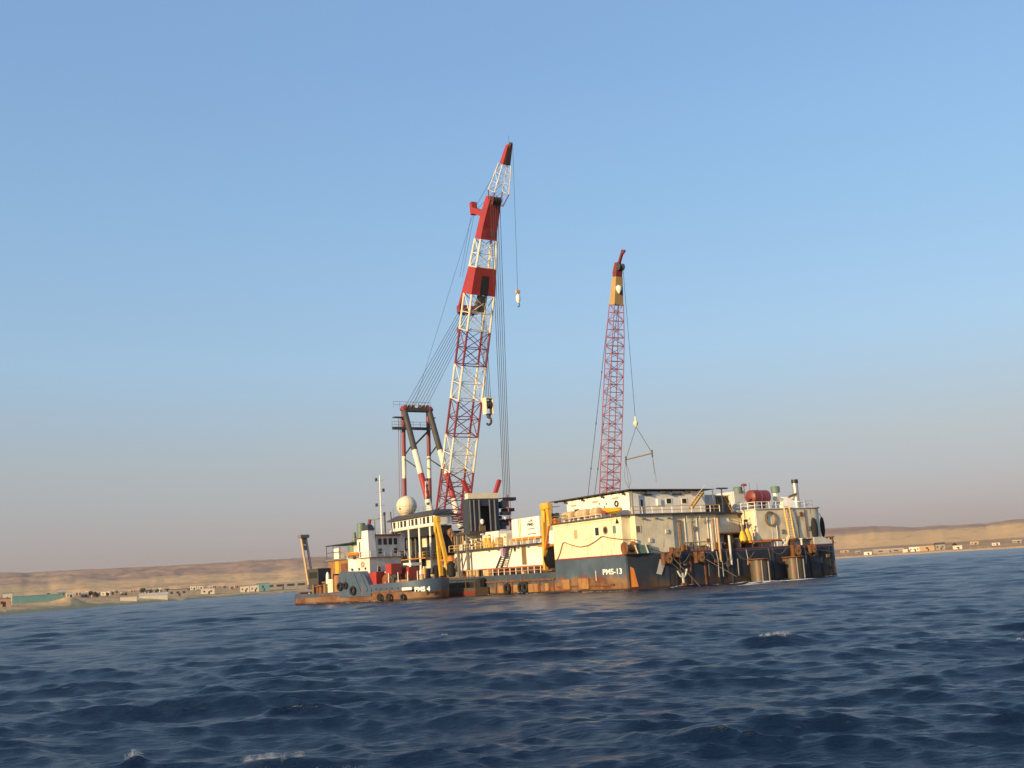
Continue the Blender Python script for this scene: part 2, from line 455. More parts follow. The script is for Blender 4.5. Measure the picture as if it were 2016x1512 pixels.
def rail(parent, pts, h=1.0, step=1.7, mat='yellow', pmat=None, r=.045, nrails=2):
    pts = [Vector(p) for p in pts]; mb = MB()
    for k in range(nrails):
        off = Vector((0, 0, h * (k + 1) / nrails))
        mb.path([p + off for p in pts], r, 5)
    o = part(parent, 'railing', mb, M[mat])
    first = None
    for a, b in zip(pts, pts[1:]):
        n = max(1, round((b - a).length / step))
        for i in range(n + (1 if b is pts[-1] else 0)):
            p = a.lerp(b, i / n)
            q = part(o, 'post', MB().tube(p, p + Vector((0, 0, h - r)), r * 1.15, 5), M[pmat or mat])
    return o

def opening(house, kind, face, c, u0, u1, z0, z1, pane='glass', fr='white', t=.09):
    """a window or door in a wall: proud frame, pane set back inside it. face 'x' or 'y' gives the wall's normal axis, c its plane"""
    mb = MB()
    for (a0, a1, b0, b1) in ((u0 - t, u1 + t, z1, z1 + t), (u0 - t, u1 + t, z0 - t, z0), (u0 - t, u0, z0, z1), (u1, u1 + t, z0, z1)):
        if face == 'x': mb.box(c - .06, c - .003, a0, a1, b0, b1)
        else: mb.box(a0, a1, c - .06, c - .003, b0, b1)
    part(house, kind + '_frame', mb, M[fr])
    q = MB()
    if face == 'x': q.box(c - .03, c - .004, u0, u1, z0, z1)
    else: q.box(u0, u1, c - .03, c - .004, z0, z1)
    return part(house, kind + ('_pane' if kind == 'window' else '_panel'), q, M[pane])

def wopen(house, kind, face, c, px0, py0, px1, py1, **k):
    a, b = A(px0, py0, **{face: c}), A(px1, py1, **{face: c})
    i = 1 if face == 'x' else 0
    return opening(house, kind, face, c, min(a[i], b[i]), max(a[i], b[i]), min(a[2], b[2]), max(a[2], b[2]), **k)

def porthole(house, face, c, px, py, r, pane='glass', fr='brown'):
    p = A(px, py, **{face: c})
    part(house, 'porthole_frame', MB().torus((p[0] - (.03 if face == 'x' else 0), p[1] - (.03 if face == 'y' else 0), p[2]), r, r * .22, face, 14, 6, .6), M[fr], True)
    prof = [(r * .95, -.03), (r * .95, -.005)]
    part(house, 'porthole_pane', MB().lathe(p, prof, 14, face), M[pane])

def letters(parent, name, txt, frame, o, ux, uz, size, mat, thick=.012, squeeze=1.0, bold=.0):
    cu = bpy.data.curves.new('lettering', 'FONT'); cu.body = txt; cu.size = size; cu.extrude = thick; cu.offset = bold
    tmp = link(bpy.data.objects.new('lettering', cu))
    dg = bpy.context.evaluated_depsgraph_get(); dg.update()
    me = bpy.data.meshes.new_from_object(tmp.evaluated_get(dg))
    bpy.data.objects.remove(tmp, do_unlink=True)
    ux, uz = Vector(ux), Vector(uz); nrm = ux.cross(uz); b = BASE[parent.name]
    for v in me.vertices:
        c = v.co.copy(); q = Vector(o) + ux * c.x * squeeze + uz * c.y + nrm * c.z - b
        v.co = q
    me.materials.clear(); me.materials.append(M[mat])
    ob = link(bpy.data.objects.new(name, me)); ob.parent = parent; BASE[ob.name] = b
    return ob

# ================================================================== the work barge
barge = thing('work_barge', 'long blue and rust hulled crane barge with cream deckhouses at its near end', 'barge', (0, 0, 0))
BL = 114.0
DK, DL = 4.82, 3.10          # raised near deck, long low deck
hull_end = part(barge, 'raised_hull', MB().prism([(0, 1.6), (5.4, 0), (38.6, 0), (38.6, 18.9), (0, 18.9)], -2.2, DK), M['hull'])
part(barge, 'low_hull', MB().prism([(0, 18.902), (38.2, 18.902), (38.2, BL - 6), (33, BL), (3, BL), (0, BL - 4)], -2.2, DL), M['hull_low'])
part(barge, 'end_plating', MB().box(5.9, 37.9, -.09, -.004, -1.5, DK - .35), M['hull_end'])
part(barge, 'corner_plate', MB().prism([(.25, 1.505), (5.9, -.17), (5.9, -.10), (.25, 1.56)], -1.0, DK - .14), M['hull_end'])
part(barge, 'deck_edge_strip', MB().box(-.07, -.004, 1.7, 18.88, DK - .12, DK + .03).box(5.5, 38.2, -.11, -.004, DK - .13, DK + .03), M['maroon'])
part(barge, 'rubbing_strake', MB().box(-.22, -.004, 19.2, 50, 1.95, 2.2).box(-.22, -.004, 4.4, 18.8, .75, 1.0), M['rusty'])
for y in (19.6, 23.5, 28.2, 31.6, 36.6):
    part(barge, 'hull_rib', MB().box(-.16, -.004, y - .13, y + .13, .2, 1.945), M['rusty'])
# stiffened rust plates hung on the side
for (p0, p1, q0, q1) in ((1140, 1158, 1138, 1160), (1107, 1121, 1141, 1161), (1041, 1059, 1149, 1166), (1012, 1020, 1151, 1166), (982, 991, 1153, 1168), (1074, 1080, 1148, 1163)):
    a, b = A(p0, q1, x=-.3), A(p1, q0, x=-.3)
    part(barge, 'fender_plate', MB().box(-.36, -.005, b[1], a[1], max(.25, a[2]), b[2]), M['ochre'])
# big faces of the lower deck bulwark with open frames
bw = A(1000, 1131, x=0)
letters(barge, 'hull_lettering', 'PMS-13', BARGE, (-.022, A(1186.5, 1128, x=0)[1], A(1186, 1131.5, x=0)[2]), (0, -1, 0), (0, 0, 1), 1.05, 'lettering', squeeze=1.42, bold=.02)
part(barge, 'draught_mark', MB().box(-.02, -.004, A(1173, 1130, x=0)[1] - .05, A(1173, 1130, x=0)[1] + .05, 1.5, 2.9), M['lettering'])
# corner rust stream is a welded doubler plate
part(barge, 'doubler_plate', MB().add([(.5, 1.40, .45), (1.45, 1.12, .45), (1.0, 1.255, 2.9), (.5, 1.40, 3.2)], [(0, 1, 2, 3)]), M['orange'])

# ---- cream accommodation block at the near end
H1Y, H1E = 2.0, 1.1
h1 = part(barge, 'accommodation_block', MB().prism([(.06, 19.0), (.06, H1Y), (1.5, H1Y), (1.5, .8), (8.1, .8), (8.1, H1E), (16.4, H1E), (16.4, 19.0)], DK + .03, 10.02), M['cream'])
part(barge, 'deck_slab', MB().prism([(-.25, 19.2), (-.25, 1.6), (1.2, 1.6), (1.2, .35), (16.9, .35), (16.9, 19.2)], 10.022, 10.2), M['roof'])
part(h1, 'base_strip', MB().box(.01, .056, 2.0, 18.95, DK + .035, DK + .09), M['maroon'])
wopen(h1, 'window', 'x', .06, 1130, 1044, 1138, 1060, pane='tan', fr='cream')
wopen(h1, 'window', 'x', .06, 1171.5, 1039, 1180, 1054)
wopen(h1, 'window', 'x', .06, 1206, 1035, 1214, 1050, pane='green')
porthole(h1, 'x', .06, 1192, 1044, .46)
wopen(h1, 'window', 'y', .8, 1252, 1036, 1261, 1048, pane='brown', fr='offwhite')
tri = A(1215, 1025, x=.06)
part(h1, 'warning_triangle', MB().add([(.03, tri[1] - .42, tri[2] - .4), (.03, tri[1] + .42, tri[2] - .4), (.03, tri[1] + .05, tri[2] + .45)], [(0, 1, 2), (2, 1, 0)]), M['blackpaint'])
for xx, z0, z1 in ((10.4, 5.2, 9.6), (12.6, 5.0, 9.9), (14.6, 5.0, 9.7)):
    part(h1, 'wall_stiffener', MB().box(xx, xx + .08, H1E - .10, H1E - .004, z0, z1), M['offwhite'])
for xx, ll in ((10.6, 1.4), (13.0, 1.8)):
    part(h1, 'pipe_bracket', MB().beam((xx, H1E - .35, 8.8), (xx + ll, H1E - .12, 9.1), .07, .07).beam((xx, H1E - .4, 9.7), (xx, H1E - .35, 8.8), .06, .06), M['cream'])
hose = [A(px, py, x=-.06) for px, py in ((1097, 1102), (1102, 1090), (1108, 1069), (1112, 1068), (1124, 1073), (1142, 1077), (1158, 1074), (1172, 1066), (1183, 1057), (1188, 1056), (1200, 1059), (1224, 1062))]
hose += [Vector((1.0, .5, hose[-1][2] - .1)), A(1250, 1070, y=.55), A(1275, 1078, y=.5), A(1300, 1086, y=.45)]
solid('hanging_hose', MB().path(hose, .065, 6), M['brown'], 'long brown hose drooping across the cream side wall of the near deckhouse', 'hose', hose[0])
for yy in (6, 10.5, 15):
    part(h1, 'wall_seam', MB().box(.035, .056, yy - .03, yy + .03, 5.1, 9.95), M['offwhite'])

# ---- white upper house, canopy over it
h2 = part(barge, 'upper_house', MB().box(3.0, 16.6, 3.4, 19.2, 10.202, 13.45), M['white'])
part(h2, 'base_strip', MB().box(2.95, 2.996, 3.4, 19.2, 10.21, 10.36).box(3.0, 16.6, 3.35, 3.396, 10.21, 10.36), M['red'])
wopen(h2, 'window', 'x', 3.0, 1131.5, 1003.5, 1140.5, 1010.5, fr='offwhite')
wopen(h2, 'window', 'y', 3.4, 1311.5, 982, 1322, 991)
wopen(h2, 'window', 'y', 3.4, 1342, 982, 1352, 990.5)
wopen(h2, 'door', 'y', 3.4, 1260.5, 984, 1266.5, 1008, pane='blackpaint', fr='offwhite')
for px, py in ((1180, 992), (1194, 992), (1178, 1000), (1190, 998)):
    p = A(px, py, x=3.0); part(h2, 'vent_hole', MB().lathe((2.985, p[1], p[2]), [(.14, -.03), (.14, .01)], 8, 'x'), M['blackpaint'])
for px, py in ((1130, 995.5), (1172, 988), (1211, 981)):
    p = A(px, py, x=3.0); part(h2, 'vent_grille', MB().box(2.9, 2.996, p[1] - .7, p[1] + .7, p[2] - .1, p[2] + .12), M['tan'])
for px, py in ((1271, 990), (1272.5, 990)) and ((1274, 974), (1332, 973)):
    p = A(px, py, y=3.4); part(h2, 'wall_lamp', MB().box(p[0] - .8, p[0] + .8, 3.2, 3.396, p[2] - .1, p[2] + .1), M['roof'])
p = A(1296, 989, y=3.4); part(h2, 'extinguisher_box', MB().box(p[0] - .3, p[0] + .3, 3.15, 3.396, p[2] - .45, p[2] + .45), M['white'])
cn = A(1238, 962.5, y=2.6)
can = part(barge, 'canopy_roof', MB().add([(cn.x, 2.6, cn.z - .10), (17.9, 2.6, cn.z - .24), (17.9, 22.8, cn.z - .24), (cn.x, 22.8, cn.z - .10), (cn.x, 2.6, cn.z), (17.9, 2.6, cn.z - .14), (17.9, 22.8, cn.z - .14), (cn.x, 22.8, cn.z)],
     [(3, 2, 1, 0), (4, 5, 6, 7), (0, 1, 5, 4), (1, 2, 6, 5), (2, 3, 7, 6), (3, 0, 4, 7)]), M['roof'])
for i in range(10):
    y = 3.6 + i * 2.0
    part(can, 'canopy_beam', MB().box(cn.x + .05, 2.99, y - .05, y + .05, 13.47, cn.z - .12), M['roof'])
for i in range(6):
    x = 3.5 + i * 2.3
    part(can, 'canopy_beam', MB().box(x - .05, x + .05, 2.7, 3.39, 13.36, 13.46), M['roof'])
for p in ((2.4, 2.7), (2.8, 2.7), (2.4, 22.5), (17.6, 2.7)):
    part(can, 'canopy_post', MB().tube((p[0], p[1], 10.2), (p[0], p[1], 13.46), .1, 7), M['steel'])
rail(barge, [(.9, .55, 10.2), (16.7, .55, 10.2)], .95, 1.75, 'yellow', 'white', .05)
rail(barge, [(-.05, 18.9, 10.2), (-.05, 15.2, 10.2)], 1.0, 1.7, 'steel')
# yellow stair from deck to canopy top
st0, st1 = A(1364, 1000, y=.9), A(1386, 968, y=2.6)
stair = part(barge, 'stairway', MB().beam(st0, st1, .06, .28).beam(st0 + Vector((0, .8, 0)), st1 + Vector((0, .8, 0)), .06, .28), M['yellow'])
for i in range(9):
    q = st0.lerp(st1, (i + .5) / 9); part(stair, 'tread', MB().box(q.x - .14, q.x + .14, q.y + .03, q.y + .77, q.z - .02, q.z + .03), M['yellow'])
part(stair, 'handrail', MB().path([st0 + Vector((0, 0, 1)), st1 + Vector((.3, 0, .9))], .05), M['white'])
# platform dropped below deck edge at the end
rail(barge, [A(1352, 1085, y=.1) * 1.0, A(1390, 1081.5, y=.1) * 1.0], 1.1, 1.6, 'brown')

# ---- recessed middle of the end and the square house on the far corner
mid = part(barge, 'middle_block', MB().box(16.402, 24.4, 5.0, 18.8, 7.3, 10.0), M['cream'])
part(mid, 'wall_panel', MB().box(17.6, 19.6, 4.93, 4.996, 7.6, 8.9), M['offwhite'])
part(mid, 'wall_panel', MB().box(20.6, 22.4, 4.93, 4.996, 8.5, 9.6), M['white'])
part(barge, 'middle_ledge', MB().box(16.45, 24.5, 3.0, 5.2, 7.1, 7.28), M['orange'])
part(barge, 'under_block', MB().box(16.402, 26, 5.6, 18.8, DK + .02, 7.098), M['charcoal'])
for x in (17.2, 18.6, 20.4, 22.2):
    part(barge, 'bulkhead_plate', MB().box(x, x + 1.1, 5.45, 5.598, DK + .05, 7.05), M['offwhite'])
part(barge, 'middle_roof', MB().box(16.92, 24.5, 4.2, 18.8, 10.02, 10.2), M['navy'])
for px, t, b in ((1403, 1031, 1085), (1419, 1020, 1106), (1440, 1054, 1112)):
    q = A(px, b, y=-.25); r = A(px - (b - t) * .068, t, y=-.25)
    part(barge, 'stand_pipe', MB().tube((q[0], -.3, q[2]), (q[0], -.3, r[2]), .17, 8), M['offwhite' if px != 1419 else 'tan'], True)
RX, RY = 24.6, 1.5
def rcorner(x0, x1, y0, y1, r, n=7):
    pts = [(x0, y1), (x0, y0)]
    pts += [(x1 - r + r * math.sin(t), y0 + r - r * math.cos(t)) for t in [math.pi / 2 * i / n for i in range(n + 1)]]
    return pts + [(x1, y1)]
rh = part(barge, 'corner_house', MB().prism(rcorner(RX, 39.3, RY, 18.5, 2.6), 5.75, 10.38), M['cream'], True)
part(barge, 'corner_house_plinth', MB().prism(rcorner(RX + 1.0, 38.4, RY + 1.2, 18.0, 2.4), DK + .02, 5.748), M['offwhite'])
part(barge, 'corner_house_deck', MB().prism(rcorner(RX - .2, 39.5, RY - .2, 18.7, 2.7), 10.382, 10.52), M['offwhite'])
part(rh, 'base_strip', MB().box(RX + .1, 34.2, RY - .05, RY - .003, 5.76, 5.95), M['orange'])
wopen(rh, 'door', 'x', RX, 1464, 1023, 1475, 1050, pane='blackpaint', fr='white')
part(rh, 'corner_pilaster', MB().box(RX - .16, RX - .003, RY + .1, RY + .45, 5.8, 10.3), M['white'])
for x in (27.6, 31.0):
    part(rh, 'wall_seam', MB().box(x - .04, x + .04, RY - .04, RY - .003, 6.0, 10.3), M['offwhite'])
rail(barge, [(RX, 6.0, 10.52), (RX, RY + .1, 10.52), (30.4, RY + .1, 10.52)], 1.0, 1.6, 'white', 'white', .05)
rail(barge, [(35.0, RY + .15, 10.52), (37.6, RY + 1.0, 10.52), (38.4, RY + 2.8, 10.52), (38.4, 7, 10.52)], 1.0, 1.6, 'offwhite')
def wladder(name, label, p, q, width, wdir, n, mat, r=.07):
    p, q, w = Vector(p), Vector(q), Vector(wdir) * width
    t = thing(name, label, 'ladder', p)
    for o in (Vector((0, 0, 0)), w): part(t, 'stringer', MB().beam(p + o, q + o, r * 1.5, r * 2.4), M[mat])
    for i in range(n):
        a = p.lerp(q, (i + .5) / n); part(t, 'rung', MB().tube(a, a + w, r * .6, 5), M[mat])
    return t
lp, lq = A(1553, 1046, y=.75), A(1541, 986, y=RY - .35)
wladder('deck_ladder', 'sloping orange and yellow ladder on the end wall of the far corner house', (lp[0], .75, 5.9), (lq[0], RY - .4, 10.9), 1.1, (1, 0, 0), 12, 'yellow')
c = A(1516.5, 1021, y=RY - .12)
solid('hose_loop', MB().torus(c, 1.05, .075, 'y', 26, 6).torus((c[0] + .1, c[1] - .12, c[2] - .05), 1.02, .07, 'y', 26, 6), M['brown'], 'coil of brown hose hung on the cream end wall beside the orange ladder', 'hose', (c[0], c[1], c[2]), smooth=True)
part(barge, 'corner_bulwark', MB().add([(34.6, .12, DK + .03), (38.5, .12, DK + .03), (38.5, .12, DK + .5), (36.4, .12, DK + 1.1), (34.6, .12, DK + 1.1), (34.6, .24, DK + .03), (38.5, .24, DK + .03), (38.5, .24, DK + .5), (36.4, .24, DK + 1.1), (34.6, .24, DK + 1.1)], [(0, 1, 2, 3, 4), (9, 8, 7, 6, 5), (0, 5, 6, 1), (1, 6, 7, 2), (2, 7, 8, 3), (3, 8, 9, 4), (4, 9, 5, 0)]), M['offwhite'])
# twin black fenders slung on the rounded corner
for (px, py, hh, ww, lab) in ((1597.5, 1043, 1.85, .62, 'tall black rubber fender on the rounded corner of the far house, nearer the ladder'),
                              (1614, 1038, 1.6, .36, 'tall black rubber fender at the outer edge of the far corner house')):
    p = A(px, py, y=RY + (.55 if px < 1605 else 1.9))
    t = thing('rubber_fender', lab, 'fender', (p[0], p[1], p[2] - hh), group='black fenders on the corner house')
    part(t, 'body', MB().lathe((p[0], p[1] - .55, p[2]), [(.05, -hh), (ww * .62, -hh * .82), (ww, -hh * .35), (ww, hh * .3), (ww * .7, hh * .8), (.06, hh)], 12), M['rubber'], True)
    part(t, 'chain', MB().tube((p[0], p[1] - .5, p[2] + hh * .95), (p[0] - .05, p[1] - .2, p[2] + hh + .6), .05), M['steel'])

# ---- end face fittings: guide columns, fairleads, anchor, mooring wires
for px, lab in ((1491.5, 'rust streaked vertical guide column on the dark hull end, nearer the middle'), (1561, 'rust streaked vertical guide column on the dark hull end, nearer the far corner')):
    p = A(px, 1100, y=-1.0)
    t = thing('guide_column', lab, 'column', (p[0], -1.1, -1.5), group='guide columns on the hull end')
    part(t, 'column', MB().lathe((p[0], -1.1, 0), [(1.25, -1.5), (1.25, 3.1)], 18), M['column'], True)
    part(t, 'cap', MB().lathe((p[0], -1.1, 0), [(1.75, 3.1), (1.75, 3.25)], 18), M['rusty'], True)
    part(t, 'bracket', MB().box(p[0] - 1.2, p[0] + 1.2, -1.0, -.1, 2.6, 3.09), M['rusty'])
    for s in (-.55, .75): part(t, 'stiffener', MB().tube((p[0] + s, -2.28, -1.2), (p[0] + s, -2.28, 3.05), .11, 6), M['steel'])
def fairlead(px, py, s, lab, mat='ochre'):
    p = A(px, py, y=-.45)
    t = thing('fairlead', lab, 'fairlead', (p[0], -.45, p[2] - s), group='fairleads along the hull end')
    part(t, 'bracket', MB().box(p[0] - s * .9, p[0] - s * .7, -.9, -.1, p[2] - s, p[2] + s).box(p[0] + s * .7, p[0] + s * .9, -.9, -.1, p[2] - s, p[2] + s).box(p[0] - s * .9, p[0] + s * .9, -.3, -.1, p[2] - s * .9, p[2] + s * .8), M['rusty'])
    part(t, 'sheave', MB().lathe((p[0], -.75, p[2]), [(s * .85, -.22), (s * .5, -.1), (s * .5, .1), (s * .85, .22)], 14, 'y'), M[mat], True)
    part(t, 'pin', MB().tube((p[0], -1.05, p[2]), (p[0], -.1, p[2]), s * .2, 8), M['rusty'])
    return p
f1 = fairlead(1312, 1100, .75, 'rusty mooring sheave on the hull end, nearest the near corner')
f2 = fairlead(1329, 1088, .75, 'rusty mooring sheave standing up at the deck edge below the recess')
f3 = fairlead(1376, 1097, .75, 'rusty mooring sheave on the hull end below the brown handrail')
f4 = fairlead(1566, 1084, .8, 'orange mooring sheave above the outer guide column')
f5 = fairlead(1598, 1081, .6, 'rusty mooring sheave nearest the outer corner of the hull end')
part(barge, 'hawse_plate', MB().add([(f1[0] - .9, -.14, f1[2]), (f1[0] + .2, -.14, f1[2] - .2), (f1[0] - .8, -.14, f1[2] - 2.1), (f1[0] - 1.7, -.14, f1[2] - 1.9)], [(3, 2, 1, 0)]), M['offwhite'])
ab = A(1346, 1145, y=-.5)
t = thing('anchor', 'grey stock anchor hanging low on the dark hull end', 'anchor', (ab[0], -.5, .15))
part(t, 'shank', MB().beam((ab[0], -.5, .4), (ab[0] - .1, -.5, 1.9), .22, .22), M['offwhite'])
part(t, 'arm', MB().path([Vector((ab[0] - .95, -.55, 2.2)), Vector((ab[0] - .5, -.5, 1.5)), Vector((ab[0], -.5, 1.25)), Vector((ab[0] + .4, -.5, 1.6)), Vector((ab[0] + .7, -.55, 2.4))], .13), M['offwhite'])
part(t, 'crown', MB().box(ab[0] - .35, ab[0] + .35, -.75, -.3, .15, .55), M['rusty'])
solid('mooring_wire', MB().path([Vector((f1[0] + .3, -.8, f1[2] - .4)), Vector((ab[0] - .1, -.55, 1.95))], .05), M['rope'], 'pale wire from the sheave nearest the near corner down to the anchor', 'wire', (f1[0] + .3, -.8, f1[2] - .4))
solid('mooring_wire', MB().path([A(1325, 1098, y=-.8), A(1378, 1154, y=-3.0)], .035), M['rope'], 'thin mooring wire crossing behind the anchor into the water', 'wire', A(1325, 1098, y=-.8))
solid('mooring_wire', MB().path([A(1388, 1100, y=-.8), A(1450, 1135, y=-2.4)], .05), M['rope'], 'slanting mooring wire from the sheave below the brown handrail', 'wire', A(1388, 1100, y=-.8))
solid('mooring_wire', MB().path([A(1600, 1081, y=-.9), A(1640, 1086, y=-.3)], .045), M['rope'], 'thin wire along the hull end at the outermost corner', 'wire', A(1600, 1081, y=-.9))
for px, t_, b_ in ((1422, 1104, 1135), (1452, 1100, 1133)):
    q, r = A(px, t_, y=-.3), A(px + 3, b_, y=-.3)
    part(barge, 'hull_pipe', MB().tube(q, (q[0], q[1], r[2]), .09, 6), M['steel'])
# rusty drum and tarpaulined gear on the end deck
p = A(1234, 1085, y=1.0)
t = thing('mooring_drum', 'round rusty mooring drum at the near corner of the raised deck', 'winch', (p[0], .9, DK))
part(t, 'drum', MB().lathe((p[0] + .3, .9, DK + .85), [(.45, -.7), (.45, .7)], 14, 'x'), M['brown'], True)
for s in (-.75, .7): part(t, 'flange', MB().lathe((p[0] + .3 + s, .9, DK + .85), [(.85, 0), (.85, .08)], 16, 'x'), M['rusty'], True)
part(t, 'frame', MB().box(p[0] - .5, p[0] + 1.1, .4, 1.4, DK + .03, DK + .2), M['rusty'])
p = A(1268, 1080, y=.35)
solid('tarpaulin_chest', MB().prism([(p[0] - 1.2, .22), (p[0] + 1.0, .22), (p[0] + .8, .72), (p[0] - 1.0, .72)], DK + .03, DK + 1.15), M['green'], 'olive covered chest beside the rusty mooring drum', 'chest', (p[0], .4, DK + .03))
for s in (-1.3, .5): part(barge, 'chest_leg', MB().beam((p[0] + s, .12, DK + .05), (p[0] + s - .35, .2, DK + 1.2), .18, .1), M['boomwhite'])
# bollards at the outer corner
for px, lab in ((1627, 'rusty bollard at the outer corner of the raised deck'), (1638, 'dark leaning roller bollard at the outermost edge of the raised deck')):
    q = A(px, 1068, y=.7)
    t = thing('bollard', lab, 'bollard', (q[0], .7, DK), group='bollards at the outer corner')
    part(t, 'post', MB().lathe((q[0], .7, DK), [(.3, .03), (.26, .9), (.42, .95), (.42, 1.1)], 12), M['rusty'], True)
    part(t, 'base_plate', MB().box(q[0] - .5, q[0] + .5, .3, 1.1, DK + .032, DK + .1), M['rusty'])
for px in (1519, 1533, 1545):
    q = A(px, 1073, y=.5)
    part(barge, 'deck_bitt', MB().lathe((q[0], .6, DK), [(.2, .03), (.2, .7), (.28, .75)], 8).lathe((q[0] + .6, .6, DK), [(.2, .03), (.2, .7), (.28, .75)], 8), M['offwhite'], True)
q = A(1551, 1068, y=.3)
solid('davit_arm', MB().beam((q[0] - .5, .5, DK + .05), (q[0] + .4, .3, DK + 1.5), .3, .3).box(q[0] - .9, q[0] - .2, .2, .9, DK + .031, DK + .3), M['cream'], 'short cream davit arm at the deck edge below the orange ladder', 'davit', (q[0], .4, DK + .03))
# bright platform with two yellow buoys
plat = part(barge, 'buoy_platform', MB().box(21.9, 25.8, .1, 3.2, 5.55, 5.72), M['orange'])
for x in (22.1, 24.0, 25.6): part(plat, 'platform_leg', MB().box(x, x + .16, .2, .36, DK + .03, 5.548), M['charcoal'])
for i, (px, h) in enumerate(((1463, 1.6), (1473, 1.9))):
    q = A(px, 1066, y=1.0)
    t = thing('marker_buoy', ('squat' if i == 0 else 'taller') + ' yellow marker buoy on the orange edged platform', 'buoy', (q[0], 1.0, 5.72), group='yellow buoys on the platform')
    part(t, 'float', MB().lathe((q[0], 1.0, 5.72), [(.45, 0), (.62, .2), (.6, .7), (.22, h)], 12), M['buoyyellow'], True)
    part(t, 'top_mark', MB().lathe((q[0], 1.0, 5.72), [(.09, h), (.09, h + .7), (.2, h + .75), (.2, h + .95)], 8), M['tan'], True)

# ---- gear on the deck ledge beside the upper house
ys = [17.0, 13.2, 9.6]
for i, (px, py, w) in enumerate(((1121, 1021, 1.35), (1149, 1016, 1.55), (1174, 1010, 1.0))):
    q = A(px, py, x=1.0)
    t = thing('liferaft_canister', ('leftmost', 'middle', 'rightmost')[i] + ' of the three tan rolled canisters on the ledge above the cream wall', 'canister', (1.0, q[1], 10.2), group='tan canisters on the ledge')
    zc = 10.2 + .9
    part(t, 'canister', MB().lathe((1.0, q[1], zc), [(.35, -w), (.62, -w + .12), (.66, 0), (.62, w - .12), (.35, w)], 14, 'y'), M['tan'], True)
    for s in (-.55, .55):
        part(t, 'strap', MB().lathe((1.0, q[1] + s * w, zc), [(.68, -.05), (.68, .05)], 14, 'y'), M['cream'], True)
        part(t, 'cradle', MB().box(.5, 1.5, q[1] + s * w - .1, q[1] + s * w + .1, 10.2, 10.5), M['white'])
q0, q1 = A(1194, 1012, x=.9), A(1221, 1006, x=.9)
t = thing('work_skiff', 'orange and yellow skiff stowed on the ledge at the corner of the upper house', 'boat', (.9, (q0[1] + q1[1]) / 2, 10.25))
ym, hl = (q0[1] + q1[1]) / 2, abs(q0[1] - q1[1]) / 2 + .2
part(t, 'hull', MB().loft([[(.9 + a * k, ym + s * hl, 10.95 + b * k) for a, b in ((-.75, .45), (-.6, -.1), (0, -.42), (.6, -.1), (.75, .45))] for s, k in ((-1, .35), (-.6, .9), (0, 1), (.6, 1), (.95, .9))]), M['yellow'], True)
part(t, 'stern_cover', MB().box(.25, 1.6, ym + hl * .45, ym + hl * .97, 10.7, 11.45), M['red'])
part(t, 'keel_chock', MB().box(.4, 1.4, ym - .1, ym + .1, 10.2, 10.55), M['steel'])
q = A(1213.5, 991.5, x=2.9)
solid('lifebuoy', MB().torus((2.88, q[1], q[2]), .36, .1, 'x', 16, 8), M['blackpaint'], 'dark ringed lifebuoy on the white upper house wall', 'lifebuoy', (2.88, q[1], q[2]), smooth=True)
q = A(1093, 1027, x=.8)
t = thing('deck_winch', 'small yellow winch at the left end of the ledge beside the davit', 'winch', (.8, q[1], 10.2))
part(t, 'body', MB().box(.3, 1.4, q[1] - .75, q[1] + .75, 10.2, 11.0), M['orange'])
part(t, 'drum', MB().lathe((.8, q[1], 11.35), [(.5, -.6), (.25, -.5), (.25, .5), (.5, .6)], 12, 'y'), M['charcoal'], True)
# ---- machinery seen above the recessed middle
t = thing('machinery_hut', 'grey corrugated hut with a light roof above the recessed end wall', 'hut', (18.8, 6, 10.2))
part(t, 'wall', MB().box(17.4, 20.3, 5.2, 8.2, 11.5, 13.0), M['offwhite'])
part(t, 'lower_wall', MB().box(18.0, 23.3, 5.2, 9, 10.2, 11.48), M['navy'])
part(t, 'roof', MB().box(20.4, 23.0, 5.0, 8.0, 12.75, 12.9), M['cream'])
part(t, 'cab', MB().box(20.5, 22.9, 5.2, 7.8, 11.48, 12.74), M['brown'])
part(t, 'window_pane', MB().box(20.8, 21.7, 5.15, 5.195, 11.8, 12.5), M['glass'])
part(t, 'brace', MB().beam((23.3, 5.1, 10.3), (21.9, 5.1, 12.7), .08, .08).beam((23.7, 5.1, 10.3), (22.4, 5.1, 12.9), .08, .08), M['yellow'])
solid('lamp_mast', MB().tube((18.9, 2.2, 10.2), (18.9, 2.2, 13.6), .1, 7).box(18.0, 20.0, 2.0, 2.4, 13.55, 13.75), M['charcoal'], 'dark post with a flat lamp head beside the end of the canopy', 'lamp', (18.9, 2.2, 10.2))
t = thing('storage_tank', 'red ended horizontal tank behind the white railing of the far corner house', 'tank', (28, 5, 10.52))
a = A(1476, 979, y=4.5); b = A(1510, 977, y=4.5)
part(t, 'red_end', MB().lathe((a[0], 4.5, a[2]), [(.2, -.2), (.7, -.1), (1.08, .15), (1.08, 1.5)], 18, 'x'), M['oldred'], True)
part(t, 'shell', MB().lathe((a[0], 4.5, a[2]), [(1.05, 1.52), (1.12, 1.55), (1.12, 1.75), (1.05, 1.8), (1.05, b[0] - a[0] - .2), (.6, b[0] - a[0] + .2)], 18, 'x'), M['maroon'], True)
part(t, 'saddle', MB().box(a[0] + .6, a[0] + .9, 3.6, 5.4, 10.52, a[2] - .7).box(b[0] - .9, b[0] - .6, 3.6, 5.4, 10.52, a[2] - .7), M['steel'])
t = thing('water_tank', 'pale grey square tank left of the red ended tank', 'tank', (26.5, 9, 10.52))
a, b = A(1447, 992, y=9), A(1478, 967, y=9)
part(t, 'shell', MB().box(a[0], b[0] + 1.5, 9, 13, 10.52, b[2]), M['offwhite'])
part(t, 'lid', MB().box(a[0] + 1, a[0] + 2.2, 9.2, 10.4, b[2] + .002, b[2] + .12), M['oldred'])
